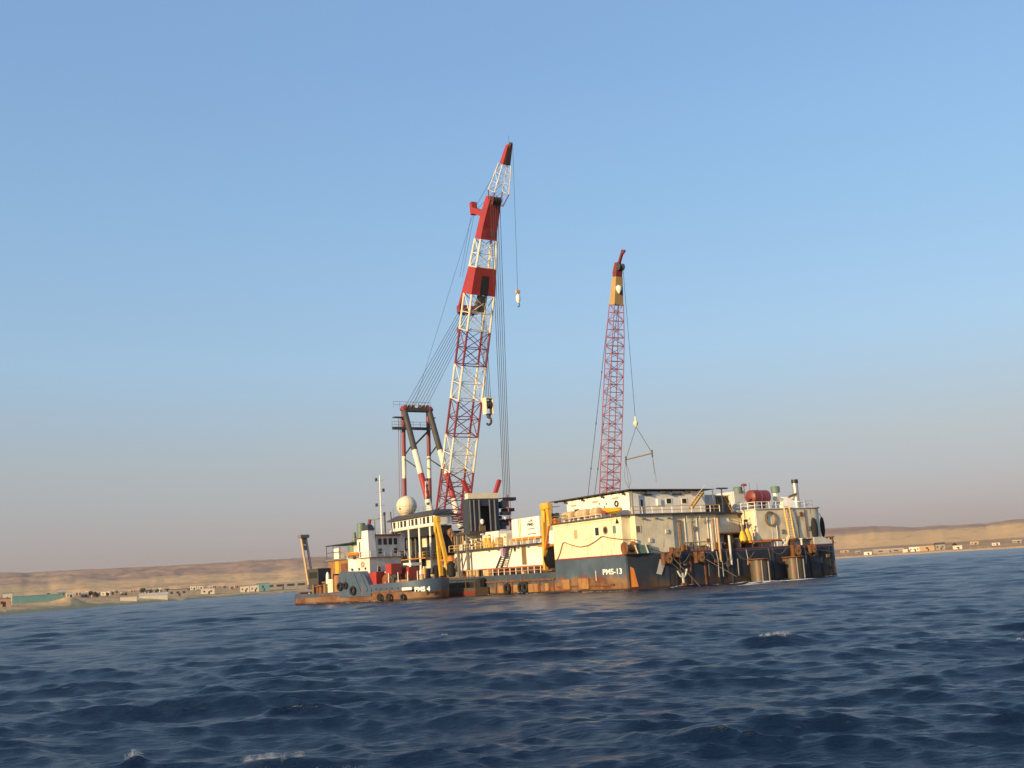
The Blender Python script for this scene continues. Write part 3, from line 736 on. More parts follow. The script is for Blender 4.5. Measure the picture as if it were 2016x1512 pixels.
for px, py, d, lab in ((1452.5, 964, 9.5, 'green topped white vent drum beside the pale square tank'), (1526, 963, 7, 'green topped white vent drum right of the red ended tank')):
    a = A(px, py, y=d)
    t = thing('vent_drum', lab, 'vent', (a[0], d, a[2] - 1.6), group='green topped vent drums')
    part(t, 'trunk', MB().lathe((a[0], d, a[2]), [(.42, -2.6), (.42, -.55)], 12), M['white'], True)
    part(t, 'hood', MB().lathe((a[0], d, a[2]), [(.7, -.55), (.75, .3), (.6, .42)], 12), M['green'], True)
a = A(1464, 953.5, y=8.5)
solid('mushroom_cowl', MB().lathe((a[0], 8.5, a[2]), [(.07, -2.4), (.07, -.3), (.5, -.25), (.42, .0), (.12, .12)], 10), M['oldred'], 'small red mushroom cowl standing above the green topped vent', 'vent', (a[0], 8.5, a[2] - 2.4), smooth=True)
a, b = A(1538, 985, y=5), A(1560, 968, y=5)
t = thing('exhaust_housing', 'rounded white exhaust housing at the foot of the tall funnel pipe', 'housing', (a[0] + 1.2, 5, 10.52))
part(t, 'shell', MB().loft([[(a[0] - 1.0 + k, 5 + s, 10.52 + h * f) for s, h in ((-1.2, 0), (-1.1, 1.2), (-.5, 1.9), (.5, 1.9), (1.1, 1.2), (1.2, 0))] for k, f in ((0, .7), (.6, 1), (3.6, .95), (4.2, .4))]), M['white'], True)
part(t, 'duct', MB().tube((a[0] - .6, 4.4, 11.9), (a[0] - 2.0, 4.4, 12.2), .38, 10), M['cream'], True)
part(t, 'boom_rest', MB().beam((a[0] + .3, 3.7, 12.3), (a[0] + 2.4, 3.7, 12.9), .25, .3), M['brown'])
a, b = A(1568, 983, y=4), A(1563, 948, y=4)
t = thing('exhaust_funnel', 'tall silver exhaust pipe with a black top at the far corner', 'funnel', (a[0], 4, 10.52))
part(t, 'pipe', MB().lathe((a[0], 4, 0), [(.46, 10.52), (.46, b[2] - .3)], 14), M['silver'], True)
part(t, 'black_top', MB().lathe((a[0], 4, 0), [(.52, b[2] - .3), (.52, b[2] + .3), (.4, b[2] + .3)], 14), M['blackpaint'], True)
part(t, 'flange', MB().lathe((a[0], 4, 0), [(.62, 11.5), (.62, 11.62)], 14), M['white'], True)
part(t, 'aerial', MB().tube((a[0] + .9, 4.4, 10.5), (a[0] + .8, 4.4, 14.2), .03, 4), M['steel'])
for i, px in enumerate((1476, 1491)):
    a = A(px, 962, y=5)
    part(barge, 'whip_aerial', MB().tube((a[0], 5, 10.5), (a[0], 5, a[2] + .8), .03, 4), M['steel'])

# ================================================================== middle of the barge
# ---- long white workshop along the low deck
WX = 1.5
ws = part(barge, 'workshop_house', MB().box(WX, 12, 24.2, 53.2, 4.15, 7.55), M['white'])
part(barge, 'workshop_base', MB().box(WX + .3, 12, 24.0, 53.0, DL + .01, 4.148), M['charcoal'])
part(ws, 'base_strip', MB().box(WX - .05, WX - .003, 24.2, 53.2, 4.16, 4.32), M['red'])
part(barge, 'workshop_roof', MB().box(WX - .15, 12.2, 24.0, 53.4, 7.552, 7.68), M['offwhite'])
for px in (948, 972, 1052): 
    y = A(px, 1095, x=WX)[1]; part(ws, 'wall_seam', MB().box(WX - .03, WX - .003, y - .03, y + .03, 4.35, 7.5), M['offwhite'])
wopen(ws, 'door', 'x', WX, 1027, 1077, 1037.5, 1111, pane='brown', fr='tan', t=.05)
porthole(ws, 'x', WX, 1014, 1081, .36, 'blackpaint', 'steel'); porthole(ws, 'x', WX, 995, 1108, .30, 'white', 'orange')
rail(barge, [(.35, 24.6, 7.68), (.35, 53.0, 7.68)], 1.0, 1.9, 'yellow', 'white')
part(barge, 'roof_walkway', MB().box(.2, WX - .16, 24.2, 53.2, 7.56, 7.66), M['deck'])
# white modules stacked behind the walkway
for i, (y0, y1, h, m) in enumerate(((46.5, 50.5, 2.6, 'cream'), (40.6, 45.6, 2.8, 'white'), (38.2, 40.2, 2.2, 'cream'), (50.9, 53.1, 1.8, 'offwhite'))):
    part(barge, 'store_module', MB().box(3.2 + .1 * i, 8, y0, y1, 7.69, 7.69 + h), M[m])
for px in (930, 955, 962):
    q = A(px, 1068, x=2.2)
    part(barge, 'gas_bottle', MB().lathe((2.2, q[1], 7.68), [(.28, 0), (.28, 1.6), (.1, 1.85)], 10), M['yellow' if px != 930 else 'white'], True)
# low deck rail with white posts
rail(barge, [(.12, 21.4, DL), (.12, 39.5, DL)], 1.05, 1.75, 'orange', 'white', .06)
part(barge, 'mooring_chock', MB().box(.0, .8, 39.0, 40.8, DL + .02, DL + 1.0), M['tan'])
for y in (43.6, 46.0):
    part(barge, 'double_bitt', MB().lathe((.6, y, DL), [(.28, .02), (.28, .95), (.4, 1.0), (.4, 1.15)], 10).lathe((.6, y + 1.0, DL), [(.28, .02), (.28, .95), (.4, 1.0), (.4, 1.15)], 10), M['tan'], True)
wladder('gangway_ladder', 'dark sloping gangway ladder leaning on the long white workshop wall', (.25, A(977, 1119, x=.3)[1], DL + 1.0), (.9, A(992, 1082, x=.6)[1], 7.7), 1.5, (0, -1, 0), 11, 'dark', .12)
q = A(990, 1087, x=.5)
solid('ladder_cover', MB().box(.3, .9, q[1] - .35, q[1] + .4, q[2] - .7, q[2] + .6), M['lavender'], 'mauve canvas bundle hung on the dark gangway ladder', 'bundle', (.6, q[1], q[2] - 1.0))
# dark oil drum and gear between workshop and accommodation
t = thing('hose_reel', 'black hose reel in the gap beside the yellow davit', 'reel', (1.0, 20.6, DL))
part(t, 'drum', MB().lathe((1.0, 20.6, 5.2), [(1.7, -.35), (.7, -.3), (.7, .3), (1.7, .35)], 18, 'y'), M['blackpaint'], True)
part(t, 'stand', MB().box(.5, 1.5, 19.9, 21.3, DL + .02, 3.7), M['charcoal'])
part(barge, 'gap_bulkhead', MB().box(2.6, 12, 19.02, 24.0, DL + .02, 9.4), M['white'])
part(barge, 'gap_beam', MB().box(.4, 3.4, 19.2, 24.1, 7.0, 7.3), M['orange'])

# ---- white container with the owner's mark
CX = 2.0
t = thing('site_container', 'white container with a dark emblem standing on an orange frame above the workshop', 'container', (CX, 29.6, 8.5))
y0, y1 = A(1062, 1030, x=CX)[1], A(1008, 1040, x=CX)[1]
part(t, 'box', MB().box(CX, CX + 2.6, y0, y1, 8.75, 11.85), M['white'])
for i in range(7):
    y = y0 + .5 + i * (y1 - y0 - .8) / 6
    part(t, 'top_rail_lug', MB().box(CX - .02, CX + 2.6, y - .05, y + .05, 11.852, 11.92), M['offwhite'])
fr = part(t, 'support_frame', MB().box(CX - .15, CX + 2.7, y0 - .1, y1 + .1, 8.45, 8.74), M['orange'])
for i in range(5):
    y = y0 + .1 + i * (y1 - y0 - .4) / 4; part(fr, 'frame_leg', MB().box(CX + .1, CX + .3, y, y + .18, 7.7, 8.448), M['white'])
lad = part(t, 'rung_ladder', MB().box(CX - .08, CX - .01, y1 - 2.75, y1 - 2.68, 8.9, 11.8).box(CX - .08, CX - .01, y1 - 2.2, y1 - 2.13, 8.9, 11.8), M['yellow'])
for i in range(9): part(lad, 'rung', MB().box(CX - .07, CX - .02, y1 - 2.68, y1 - 2.2, 9.05 + i * .31, 9.1 + i * .31), M['yellow'])
q = A(1043, 1034, x=CX - .02)
letters(t, 'emblem_lettering', 'PMS', BARGE, (CX - .02, q[1] + .75, q[2] - .12), (0, -1, 0), (0, 0, 1), .66, 'blackpaint', squeeze=1.6, bold=.015)
part(t, 'emblem_bar', MB().box(CX - .02, CX - .003, q[1] - 1.5, q[1] + .6, q[2] + .55, q[2] + .63), M['blackpaint'])
part(t, 'emblem_peak', MB().add([(CX - .02, q[1] - .25, q[2] + .66), (CX - .02, q[1] - .75, q[2] + .66), (CX - .02, q[1] - .5, q[2] + 1.0)], [(0, 1, 2), (2, 1, 0)]), M['blackpaint'])
part(t, 'emblem_line', MB().box(CX - .02, CX - .003, q[1] - 1.35, q[1] + .5, q[2] - .65, q[2] - .5), M['steel'])
part(t, 'emblem_line', MB().box(CX - .02, CX - .003, q[1] - 1.7, q[1] + .8, q[2] - 1.45, q[2] - 1.32), M['red'])
solid('mesh_crate', MB().box(3.6, 5.4, 24.6, 27.6, 12.05, 12.12).path([Vector(p) for p in ((3.6, 24.6, 12), (3.6, 24.6, 13.2), (3.6, 27.6, 13.2), (3.6, 27.6, 12), (5.4, 27.6, 12), (5.4, 27.6, 13.2), (5.4, 24.6, 13.2), (3.6, 24.6, 13.2))], .04).box(3.58, 3.62, 24.7, 27.5, 12.2, 13.1), M['steel'], 'grey mesh crate on top of the white container', 'crate', (4.5, 26, 11.9))

# ---- yellow davits
def davit(name, label, foot_a, foot_b, head, tail):
    t = thing(name, label, 'davit', foot_a, group='yellow davits along the side')
    part(t, 'leg', MB().beam(foot_a, head, .55, .6, (1, 0, 0)), M['yellow'])
    part(t, 'leg', MB().beam(foot_b, tail, .55, .6, (1, 0, 0)), M['yellow'])
    h, tl = Vector(head), Vector(tail)
    part(t, 'head', MB().box(h.x - .3, h.x + .4, min(h.y, tl.y) - .45, max(h.y, tl.y) + .45, h.z - .1, h.z + .8), M['yellow'])
    part(t, 'block', MB().lathe((h.x - .35, (h.y + tl.y) / 2, h.z - 1.2), [(.15, -.9), (.3, -.5), (.3, .7), (.15, .9)], 8), M['yellow'], True)
    fa, fb = Vector(foot_a), Vector(foot_b)
    part(t, 'tie', MB().beam(fa.lerp(h, .28), fb.lerp(tl, .28), .3, .3), M['orange'])
    part(t, 'foot', MB().box(fa.x - .4, fa.x + .4, min(fa.y, fb.y) - .3, max(fa.y, fb.y) + .3, fa.z - .25, fa.z - .002), M['rusty'])
davit('boat_davit', 'yellow A shaped davit between the bridge and the boom rest', (-.2, 52.3, 3.6), (-.2, 55.4, 3.6), (-.2, 55.9, 13.3), (-.2, 56.6, 13.3))
davit('boat_davit', 'yellow davit between the white container and the cream deckhouse', (-.2, 21.3, 3.5), (-.2, 19.3, 9.9), (-.2, 20.9, 12.6), (-.2, 19.6, 12.6))
q = A(888, 1112, x=.2)
t = thing('rubber_fender', 'black rubber fender with an orange cap hung beside the yellow A shaped davit', 'fender', (.2, q[1], 3.2))
part(t, 'body', MB().lathe((.2, q[1], 4.7), [(.2, -1.5), (.75, -1.2), (.8, .9), (.3, 1.2)], 12), M['rubber'], True)
part(t, 'cap', MB().lathe((.2, q[1], 5.9), [(.35, 0), (.7, .15), (.55, .8), (.2, 1.1)], 12), M['orange'], True)

# ---- boom rest tower
BY, BX0, BX1 = 45.6, .7, 8.7
br = thing('boom_rest', 'dark steel boom rest tower with red horns on its cream beam', 'boom rest', (4.5, 47.5, DL))
tower = part(br, 'tower_body', MB().box(BX0, BX0 + .12, BY, 48.0, 10.75, 16.2).box(BX1 - 2.2, BX1 - 2.08, BY, 48.0, 10.75, 16.2).box(BX0, BX1 - 2.1, 47.9, 48.02, 10.75, 16.2).box(BX0, BX0 + 1.9, BY, BY + .12, 10.75, 16.2).box(BX1 - 3.9, BX1 - 2.1, BY, BY + .12, 10.75, 16.2).box(BX0 + 1.9, BX1 - 3.9, BY, BY + .12, 15.1, 16.2).box(BX0, BX1 - 2.1, BY, 48.0, 16.2, 16.35), M['navy'])
for x in (BX0 + .95, BX0 + 1.95, BX1 - 3.95, BX1 - 2.95, BX0 + .15):
    part(tower, 'tower_stiffener', MB().box(x - .08, x + .08, BY - .2, BY - .004, 10.8, 16.15), M['steel'])
part(br, 'floor', MB().box(BX0 - .4, BX1 + .4, BY - .6, 50.2, 10.3, 10.74), M['charcoal'])
for (x, y) in ((.7, 46.9), (.7, 50.3), (7.6, 46.9), (7.6, 50.3)):
    part(br, 'leg', MB().box(x - .22, x + .22, y - .22, y + .22, (DL if x < 1 else 7.7), 10.3), M['steel'])
for (a, b) in (((.7, 50.2, 7.2), (.55, 52.6, DL + .2)), ((.7, 46.9, 7.4), (.55, 49.6, DL + .2)), ((.7, 46.8, 9.9), (2.8, 44.0, 8.2)), ((.8, 46.9, 8.0), (4.5, 46.9, 10.3))):
    part(br, 'brace', MB().tube(a, b, .13, 6), M['steel'])
bm = part(br, 'top_beam', MB().prism([(BX0 - .2, BY - .1), (BX1 - 2.0, BY - .1), (BX1 - 2.0, BY + .9), (BX0 - .2, BY + .9)], 16.36, 17.3), M['cream'])
for s, x in ((-1, BX0 + .3), (1, BX1 - 2.4)):
    part(br, 'horn', MB().beam((x, BY + .4, 17.28), (x + s * 1.0, BY + .4, 19.6), .75, .55), M['red'])
part(br, 'signal_lamp', MB().lathe((BX0 + 2.3, BY - .2, 12.4), [(.1, -.5), (.32, -.25), (.34, .2), (.15, .42)], 10), M['white'], True)
part(br, 'winch_box', MB().box(BX0 + 1.7, BX0 + 2.9, BY - .3, BY + .5, 10.76, 11.7), M['brown'])
# clutter on its right hand side: cable racks
for i in range(9):
    z = 11 + i * .62; x = BX1 - 2.0 + (i * 37 % 11) * .16
    part(br, 'cable_rack', MB().box(x, x + 1.3 + (i % 3) * .4, BY + .2 + (i % 4) * .5, BY + 1.4 + (i % 4) * .5, z, z + .56), M[('dark', 'navy', 'dark')[i % 3]])
part(br, 'side_mast', MB().tube((BX1 + .2, BY + .4, 10.7), (BX1 + .1, BY + .4, 17.0), .14, 6).tube((BX1 - 1.9, BY + .4, 16.3), (BX1 + .1, BY + .4, 16.5), .1, 6), M['maroon'])
part(br, 'work_lamp', MB().lathe((BX1 - .9, BY, 12.9), [(.05, -.3), (.3, 0), (.05, .3)], 8), M['white'], True)
part(br, 'fan_drum', MB().lathe((BX1 - .6, BY + .6, 15.4), [(.75, -.3), (.75, .3)], 12, 'y'), M['charcoal'], True)

# ---- bridge on stilts with the radome
GX0, GX1, GY0, GY1 = 1.2, 4.6, 59.6, 78.6
brg = part(barge, 'bridge_house', MB().box(GX0, GX1, GY0, GY1, 13.0, 14.75), M['white'])
part(barge, 'bridge_floor', MB().prism([(GX0 - .3, GY0 - .3), (GX1, GY0 - .3), (GX1, GY1 + .3), (GX0 - .3, GY1 + .3)], 12.75, 12.998), M['cream'])
part(barge, 'bridge_underside', MB().box(GX0, GX1, GY0, GY1, 11.2, 12.748), M['dark'])
rf = part(barge, 'bridge_roof', MB().loft([[(GX0 - .6, GY0 - .6, z), (GX1 + .3, GY0 - .6, z), (GX1 + .3, GY1 + .9, z), (GX0 - .6, GY1 + .9, z)] if z < 15 else [(GX0 + .5, GY0 + .4, z), (GX1, GY0 + .4, z), (GX1, GY1 - 1.4, z), (GX0 + .5, GY1 - 1.4, z)] for z in (14.752, 14.9, 15.75)]), M['charcoal'])
for i in range(11):
    y = GY0 + .5 + i * (GY1 - GY0 - 1) / 11
    opening(brg, 'window', 'x', GX0, y, y + (1.05 if i % 3 else .55), 13.35, 14.55, fr='white', t=.05)
for y in (61.5, 66.0, 70.5):
    part(barge, 'bridge_stilt', MB().tube((GX0 - .1, y, 4.3), (GX0 - .1, y, 12.7), .2, 8), M['white'], True)
part(barge, 'bridge_brace', MB().tube((GX0, 70.5, 7.0), (GX0, 75.5, 10.8), .14, 6), M['steel'])
low = part(barge, 'bridge_lower_house', MB().box(2.4, 12, 57.5, 66.5, DL + .02, 7.0), M['cream'])
part(barge, 'bridge_mid_deck', MB().box(.9, 12, 57.5, 79, 7.02, 7.2), M['orange'])
part(barge, 'bridge_dark_house', MB().box(3.2, 9, 62.5, 79, 7.22, 11.19), M['dark'])  # near-black colour, partly the shade below the bridge painted in
part(barge, 'bridge_cream_panel', MB().box(2.9, 3.19, 66.5, 68.8, 9.2, 11.1), M['cream'])
part(barge, 'bridge_aft_house', MB().box(1.2, 12, 68.2, 80, DL + .02, 7.0), M['dark'])  # base colour darkened to carry some of the under-bridge shade
for y in (67.0, 63.5, 60.0):
    part(low, 'wall_locker', MB().box(2.0, 2.396, y - .9, y - .1, DL + .05, 5.6), M['white' if y != 63.5 else 'tan'])
rail(barge, [(1.0, 57.8, 7.2), (1.0, 66.5, 7.2)], 1.0, 1.8, 'yellow')
rail(barge, [(GX0 + .9, GY0 + 2, 15.75), (GX0 + .9, GY1 - 2, 15.75)], .9, 2.2, 'steel', None, .03)
part(barge, 'under_bridge_plate', MB().box(.4, .5, 74.4, 76.2, 7.4, 11.0), M['steel'])
RDX = 3.0
q = A(800.5, 997.5, x=RDX)
t = thing('radome', 'large cream satellite radome on the roof of the raised bridge', 'radome', (RDX, q[1], 15.75))
rad = 2.02
zc = q[2] + .1
part(t, 'dome', MB().lathe((RDX, q[1], zc), [(rad * math.cos(a_), rad * math.sin(a_)) for a_ in [R(-66) + i * R(150) / 14 for i in range(15)]] + [(.05, rad)], 22), M['radome'], True)
part(t, 'seam_ring', MB().torus((RDX, q[1], zc - .1), rad + .01, .035, 'z', 26, 5), M['tan'], True)
for k in range(6):
    an = math.pi * 2 * k / 6 + .35
    pts = [Vector((RDX + (rad + .012) * math.cos(u) * math.cos(an), q[1] + (rad + .012) * math.cos(u) * math.sin(an), zc + (rad + .012) * math.sin(u))) for u in [R(-60 + 15 * i) for i in range(10)]]
    part(t, 'seam', MB().path(pts, .022, 4), M['tan'])
part(t, 'pedestal', MB().lathe((RDX, q[1], 15.75), [(1.2, 0), (.75, .3), (.75, zc - 15.75 - rad * .88)], 14), M['cream'], True)
part(t, 'hatch', MB().lathe((RDX - rad * .9, q[1] - rad * .38, zc - .55), [(.16, -.1), (.16, .1)], 8, 'x'), M['blackpaint'])
for (px, py, lab) in ((775, 1000, 'thin whip aerial left of the radome on the bridge roof'), (841, 995, 'white pole aerial with hanging gear right of the radome')):
    a = A(px, 1022, x=3); b = A(px, py, x=3)
    t = thing('aerial', lab, 'aerial', (3, a[1], 15.75))
    part(t, 'pole', MB().tube((3, a[1], 15.7), (3, a[1], b[2] + (4.6 if px > 800 else 0)), .05 if px < 800 else .09, 6), M['steel' if px < 800 else 'white'])
    if px > 800:
        for k in range(5): part(t, 'fitting', MB().box(2.9, 3.3, a[1] - .75 + .1 * (k % 2), a[1] - .15, 17 + k * 1.15, 17.45 + k * 1.15), M['charcoal'])
    else: part(t, 'crossbar', MB().tube((3, a[1] - .6, b[2] - .6), (3, a[1] + .6, b[2] - .6), .03, 4), M['steel'])
# yellow hose bundle and hand gear between bridge and boom rest
hp = [A(px, py, x=4) for px, py in ((876, 1043), (884, 1046), (890, 1056), (896, 1068), (900, 1078))]
solid('hose_bundle', MB().path(hp, .5, 7).path([h + Vector((.3, .4, .5)) for h in hp], .4, 7), M['ochre'], 'thick ochre hose bundle slung down between the yellow davit and the boom rest', 'hose', hp[-1])
# ---- stern winch house seen over the tug
sh = part(barge, 'stern_house', MB().box(.6, 9, 97.0, 111.0, DL + .02, 8.4), M['ochre'])
part(barge, 'stern_platform', MB().box(.2, 9.4, 96.4, 111.6, 8.42, 8.75), M['steel'])
part(sh, 'shutter', MB().box(.5, .596, 100, 103.4, 3.4, 7.6), M['rusty'])
part(sh, 'corner_column', MB().box(.42, .598, 104.6, 106.6, 3.2, 8.2), M['yellow'])
rail(barge, [(.4, 103.5, 8.75), (.4, 111.3, 8.75)], 2.9, 3.4, 'charcoal', None, .07)
part(barge, 'stern_awning', MB().box(.2, 6, 96.5, 111.5, 11.7, 11.85), M['navy'])
part(barge, 'stern_tank', MB().lathe((3, 101.5, 8.75), [(1.5, 0), (1.5, 2.9), (.5, 3.6), (.35, 5.4)], 14), M['green'], True)
part(barge, 'stern_cabin', MB().box(2.2, 7, 96.8, 100.2, 8.76, 11.6), M['offwhite'])
part(barge, 'stern_locker', MB().box(.5, 1.8, 104.5, 107.5, 8.76, 11.0), M['white'])
part(barge, 'upper_walkway', MB().box(.2, 12, 80.0, 96.5, DL + .02, 7.2), M['dark'])

# ---- tyres slung along the low hull
def tyre(name, frame, p, Rr, r, lab, grp, tilt=0):
    t = thing(name, lab, 'tyre', p, frame, grp)
    part(t, 'tread', MB().torus(p, Rr, r, 'x', 20, 8, .95), M['rubber'], True)
    part(t, 'sling', MB().path([Vector(p) + Vector((.05, .12, Rr)), Vector(p) + Vector((.25, .25, Rr + 1.1))], .04), M['rope'])
for px, py, lab in ((998, 1159, 'black tyre hung on the rusty low hull below the gangway ladder, the left of three'),
                    (1026, 1157, 'black tyre hung on the low hull, the middle of three'), (1034, 1156, 'black tyre hung on the low hull, the right one of an overlapping pair')):
    q = A(px, py, x=-.35)
    tyre('tyre_fender', BARGE, (-.35 - (.02 if px == 1026 else 0), q[1], q[2]), .66 if px < 1034 else .6, .24, lab, 'tyres along the barge side')
q = A(949, 1158, x=-.6)  # black upright cylinder filling the dark gap beside the pontoon
t = thing('rubber_fender', 'big black upright cylinder between the rust red pontoon and the barge side', 'fender', (-.7, q[1], -.3))
part(t, 'body', MB().lathe((-.75, q[1], 1.3), [(.3, -1.7), (.8, -1.4), (.85, 1.2), (.4, 1.55)], 14), M['rubber'], True)
part(t, 'sling', MB().tube((-.6, q[1], 2.8), (-.1, q[1], 3.4), .05), M['rope'])
# ---- rust red pontoon moored at the side
p0, p1 = A(871, 1170, x=-2.6), A(938, 1168, x=-2.6)
t = thing('mooring_pontoon', 'rust red pontoon with open railing moored between the tug bow and the barge', 'pontoon', (-1.4, (p0[1] + p1[1]) / 2, 0))
part(t, 'hull', MB().box(-2.7, -.3, p1[1], p0[1] + 6, -.8, 1.35), M['column'])
part(t, 'rubbing_band', MB().box(-2.86, -2.704, p1[1] + .1, p0[1] + 6, .25, .8), M['oldred'])
part(t, 'deck_house', MB().box(-1.4, -.5, p1[1] + 1.5, p0[1] + 5, 1.352, 2.3), M['dark'])
for i in range(5):
    y = p1[1] + .4 + i * (p0[1] - p1[1]) / 4
    part(t, 'rail_post', MB().box(-2.66, -2.54, y, y + .12, 1.352, 3.2), M['rusty'])
part(t, 'rail', MB().box(-2.66, -2.54, p1[1] + .3, p0[1] + 1, 3.2, 3.32), M['rusty'])

# ================================================================== main crane
def lattice(root, P0, P1, secs, wfn, dfn, rc, rb, lat=Vector((1, 0, 0)), xwide=True, cross='steel'):
    """four chord lattice boom. secs: (t0, t1, bays, paint). wfn/dfn: half width and half depth at t"""
    P0, P1 = Vector(P0), Vector(P1); ax = (P1 - P0).normalized(); dep = ax.cross(lat).normalized()
    def C(t, i, j): return P0.lerp(P1, t) + lat * (i * wfn(t)) + dep * (j * dfn(t))
    cor = ((-1, -1), (-1, 1), (1, 1), (1, -1))
    for t0, t1, nb, m in secs:
        mb = MB()
        for t in (t0,):
            ring = [C(t + .0015, *c) for c in cor]
            for a, b in zip(ring, ring[1:] + ring[:1]): mb.tube(a, b, rb * 1.15, 5)
        sec = part(root, 'boom_section', mb, M[m])
        for c in cor: part(sec, 'chord', MB().tube(C(t0, *c), C(t1, *c), rc, 7), M[m], True)
        ts = [t0 + (t1 - t0) * i / nb for i in range(nb + 1)]
        for k in range(nb):
            a, b = ts[k], ts[k + 1]
            for f in range(4):
                c0, c1 = cor[f], cor[(f + 1) % 4]
                wide = f in (1, 3)
                if k: part(sec, 'brace', MB().tube(C(a, *c0), C(a, *c1), rb, 5, cap=False), M[m])
                up = (C(a, *c0), C(b, *c1)) if (k + f) % 2 else (C(a, *c1), C(b, *c0))
                part(sec, 'brace', MB().tube(up[0], up[1], rb, 5, cap=False), M[m])
                if wide and xwide:
                    dn = (C(a, *c1), C(b, *c0)) if (k + f) % 2 else (C(a, *c0), C(b, *c1))
                    part(sec, 'brace', MB().tube(dn[0], dn[1], rb * .8, 5, cap=False), M[m])
    return C, ax, dep

XC = 17.0
mc = thing('main_crane', 'tall red and white lattice revolving crane with an A frame on the barge', 'crane', (XC, 90, DL))
part(mc, 'pedestal', MB().lathe((XC, 90, DL), [(6.5, .02), (6.5, 5.6), (7.2, 5.7), (7.2, 6.3)], 24), M['navy'], True)
ch = part(mc, 'machinery_house', MB().box(XC - 6, XC + 6, 84, 101, DL + 6.4, DL + 9.6), M['navy'])
part(mc, 'machinery_roof', MB().box(XC - 6.3, XC + 6.3, 83.8, 101.3, DL + 9.602, DL + 9.8), M['charcoal'])
F0 = Vector((XC, 83.6, 12.8))
def bp(px, py): return A(px, py, x=XC)
HD = bp(965, 404); FT = F0
def tz(py, px=None):
    """share of the boom's length at a photograph height"""
    z = bp(940, py)[2]; return (z - FT[2]) / (HD[2] - FT[2])
T = [tz(v) for v in (1000, 917, 849, 780, 714, 649, 582, 533, 482)]
wf = lambda t: np.interp(t, [0, T[0], T[1], T[6], T[8], 1], [3.3, 2.95, 2.8, 2.6, 1.85, 1.15])
df = lambda t: np.interp(t, [0, T[0], T[1], T[6], T[8], 1], [.9, 1.7, 1.75, 1.65, 1.2, .9])
secs = [(.03, T[0], 2, 'maroon'), (T[0], T[1], 3, 'maroon'), (T[1], T[2], 2, 'boomwhite'), (T[2], T[3], 2, 'maroon'), (T[3], T[4], 2, 'boomwhite'),
        (T[4], T[5], 2, 'maroon'), (T[5], T[6], 2, 'boomwhite'), (T[7], T[8], 2, 'boomwhite')]
CB, AX, DP = lattice(mc, FT, HD, secs, wf, df, .23, .095)
def plated(name, t0, t1, m, hole=None, grow=1.03):
    """boom length boxed in with plate"""
    r = []
    for t in (t0, t1): r.append([FT.lerp(HD, t) + Vector((1, 0, 0)) * (i * wf(t) * grow) + DP * (j * df(t) * grow) for i, j in ((-1, -1), (1, -1), (1, 1), (-1, 1))])
    return part(mc, name, MB().loft(r), M[m])
pl = plated('boom_plate_box', T[6], T[7], 'red', grow=1.08)
# dark slot in the lower front of the plated box
tq0, tq1 = T[6] + .001, T[6] + (T[7] - T[6]) * .72
def onboom(t, i, j): return FT.lerp(HD, t) + Vector((1, 0, 0)) * (i * wf(t)) + DP * (j * df(t))
sgn = 1 if DP.y < 0 else -1
part(pl, 'slot', MB().loft([[onboom(t, i, sgn * 1.10 + k * .02 * sgn) for i, k in ((-.35, 0), (.3, 0), (.3, 1), (-.35, 1))] for t in (tq0, tq1)]), M['blackpaint'])
part(pl, 'sheave_pack', MB().loft([[onboom(t, i, sgn * j) for i, j in ((-.25, .2), (.25, .2), (.25, 1.0), (-.25, 1.0))] for t in (T[6] - .05, T[6] - .002)]), M['charcoal'])
def hring(t, g, dy=0.0, dz=0.0, wx=1.0): return [FT.lerp(HD, t) + Vector((i * wf(t) * g * wx, dy, dz)) + DP * (j * df(t) * g) for i, j in ((-1, -1), (1, -1), (1, 1), (-1, 1))]
hd = part(mc, 'boom_head', MB().loft([hring(T[8], 1.02), hring(.93, 1.05), hring(.97, 1.15, -.5, .1), hring(1.01, 1.1, -1.4, .6)]), M['red'])
part(hd, 'head_recess', MB().loft([[onboom(t, i, sgn * 1.05 + k * .03 * sgn) for i, k in ((-.55, 0), (.8, 0), (.8, 1), (-.55, 1))] for t in (T[8] + .01, .925)]), M['maroon'])
for i in range(4):
    x = XC - .9 + i * .6
    part(hd, 'head_sheave', MB().lathe((x, HD.y - 2.3, HD.z + .2), [(.75, -.09), (.55, 0), (.75, .09)], 14, 'x'), M['charcoal'], True)
# back stay outrigger arm on the boom, red
arm0, arm1 = bp(917, 560), bp(904, 612)
EQ = onboom(T[6] - .046, 0, -sgn * 2.5)
for s in (-1.9, 1.9):
    part(mc, 'pendant_arm', MB().beam(onboom(T[7] - .01, s / 2.1, -sgn * 1.05), EQ + Vector((s, 0, 0)), .5, .8), M['red'])
eq = part(mc, 'equaliser_beam', MB().box(XC - 2.3, XC + 2.3, EQ.y - .6, EQ.y + .6, EQ.z - 1.2, EQ.z + .3), M['maroon'])
for i in range(4): part(eq, 'sheave', MB().lathe((XC - 1.5 + i, EQ.y + .7, EQ.z - .8), [(.75, -.12), (.55, 0), (.75, .12)], 12, 'x'), M['charcoal'], True)
LB = onboom(T[5] - .004, -1, -sgn * 1.25); part(mc, 'boom_lamp', MB().box(LB.x - .25, LB.x + .25, LB.y - .3, LB.y + .3, LB.z - .5, LB.z + .5), M['maroon'])
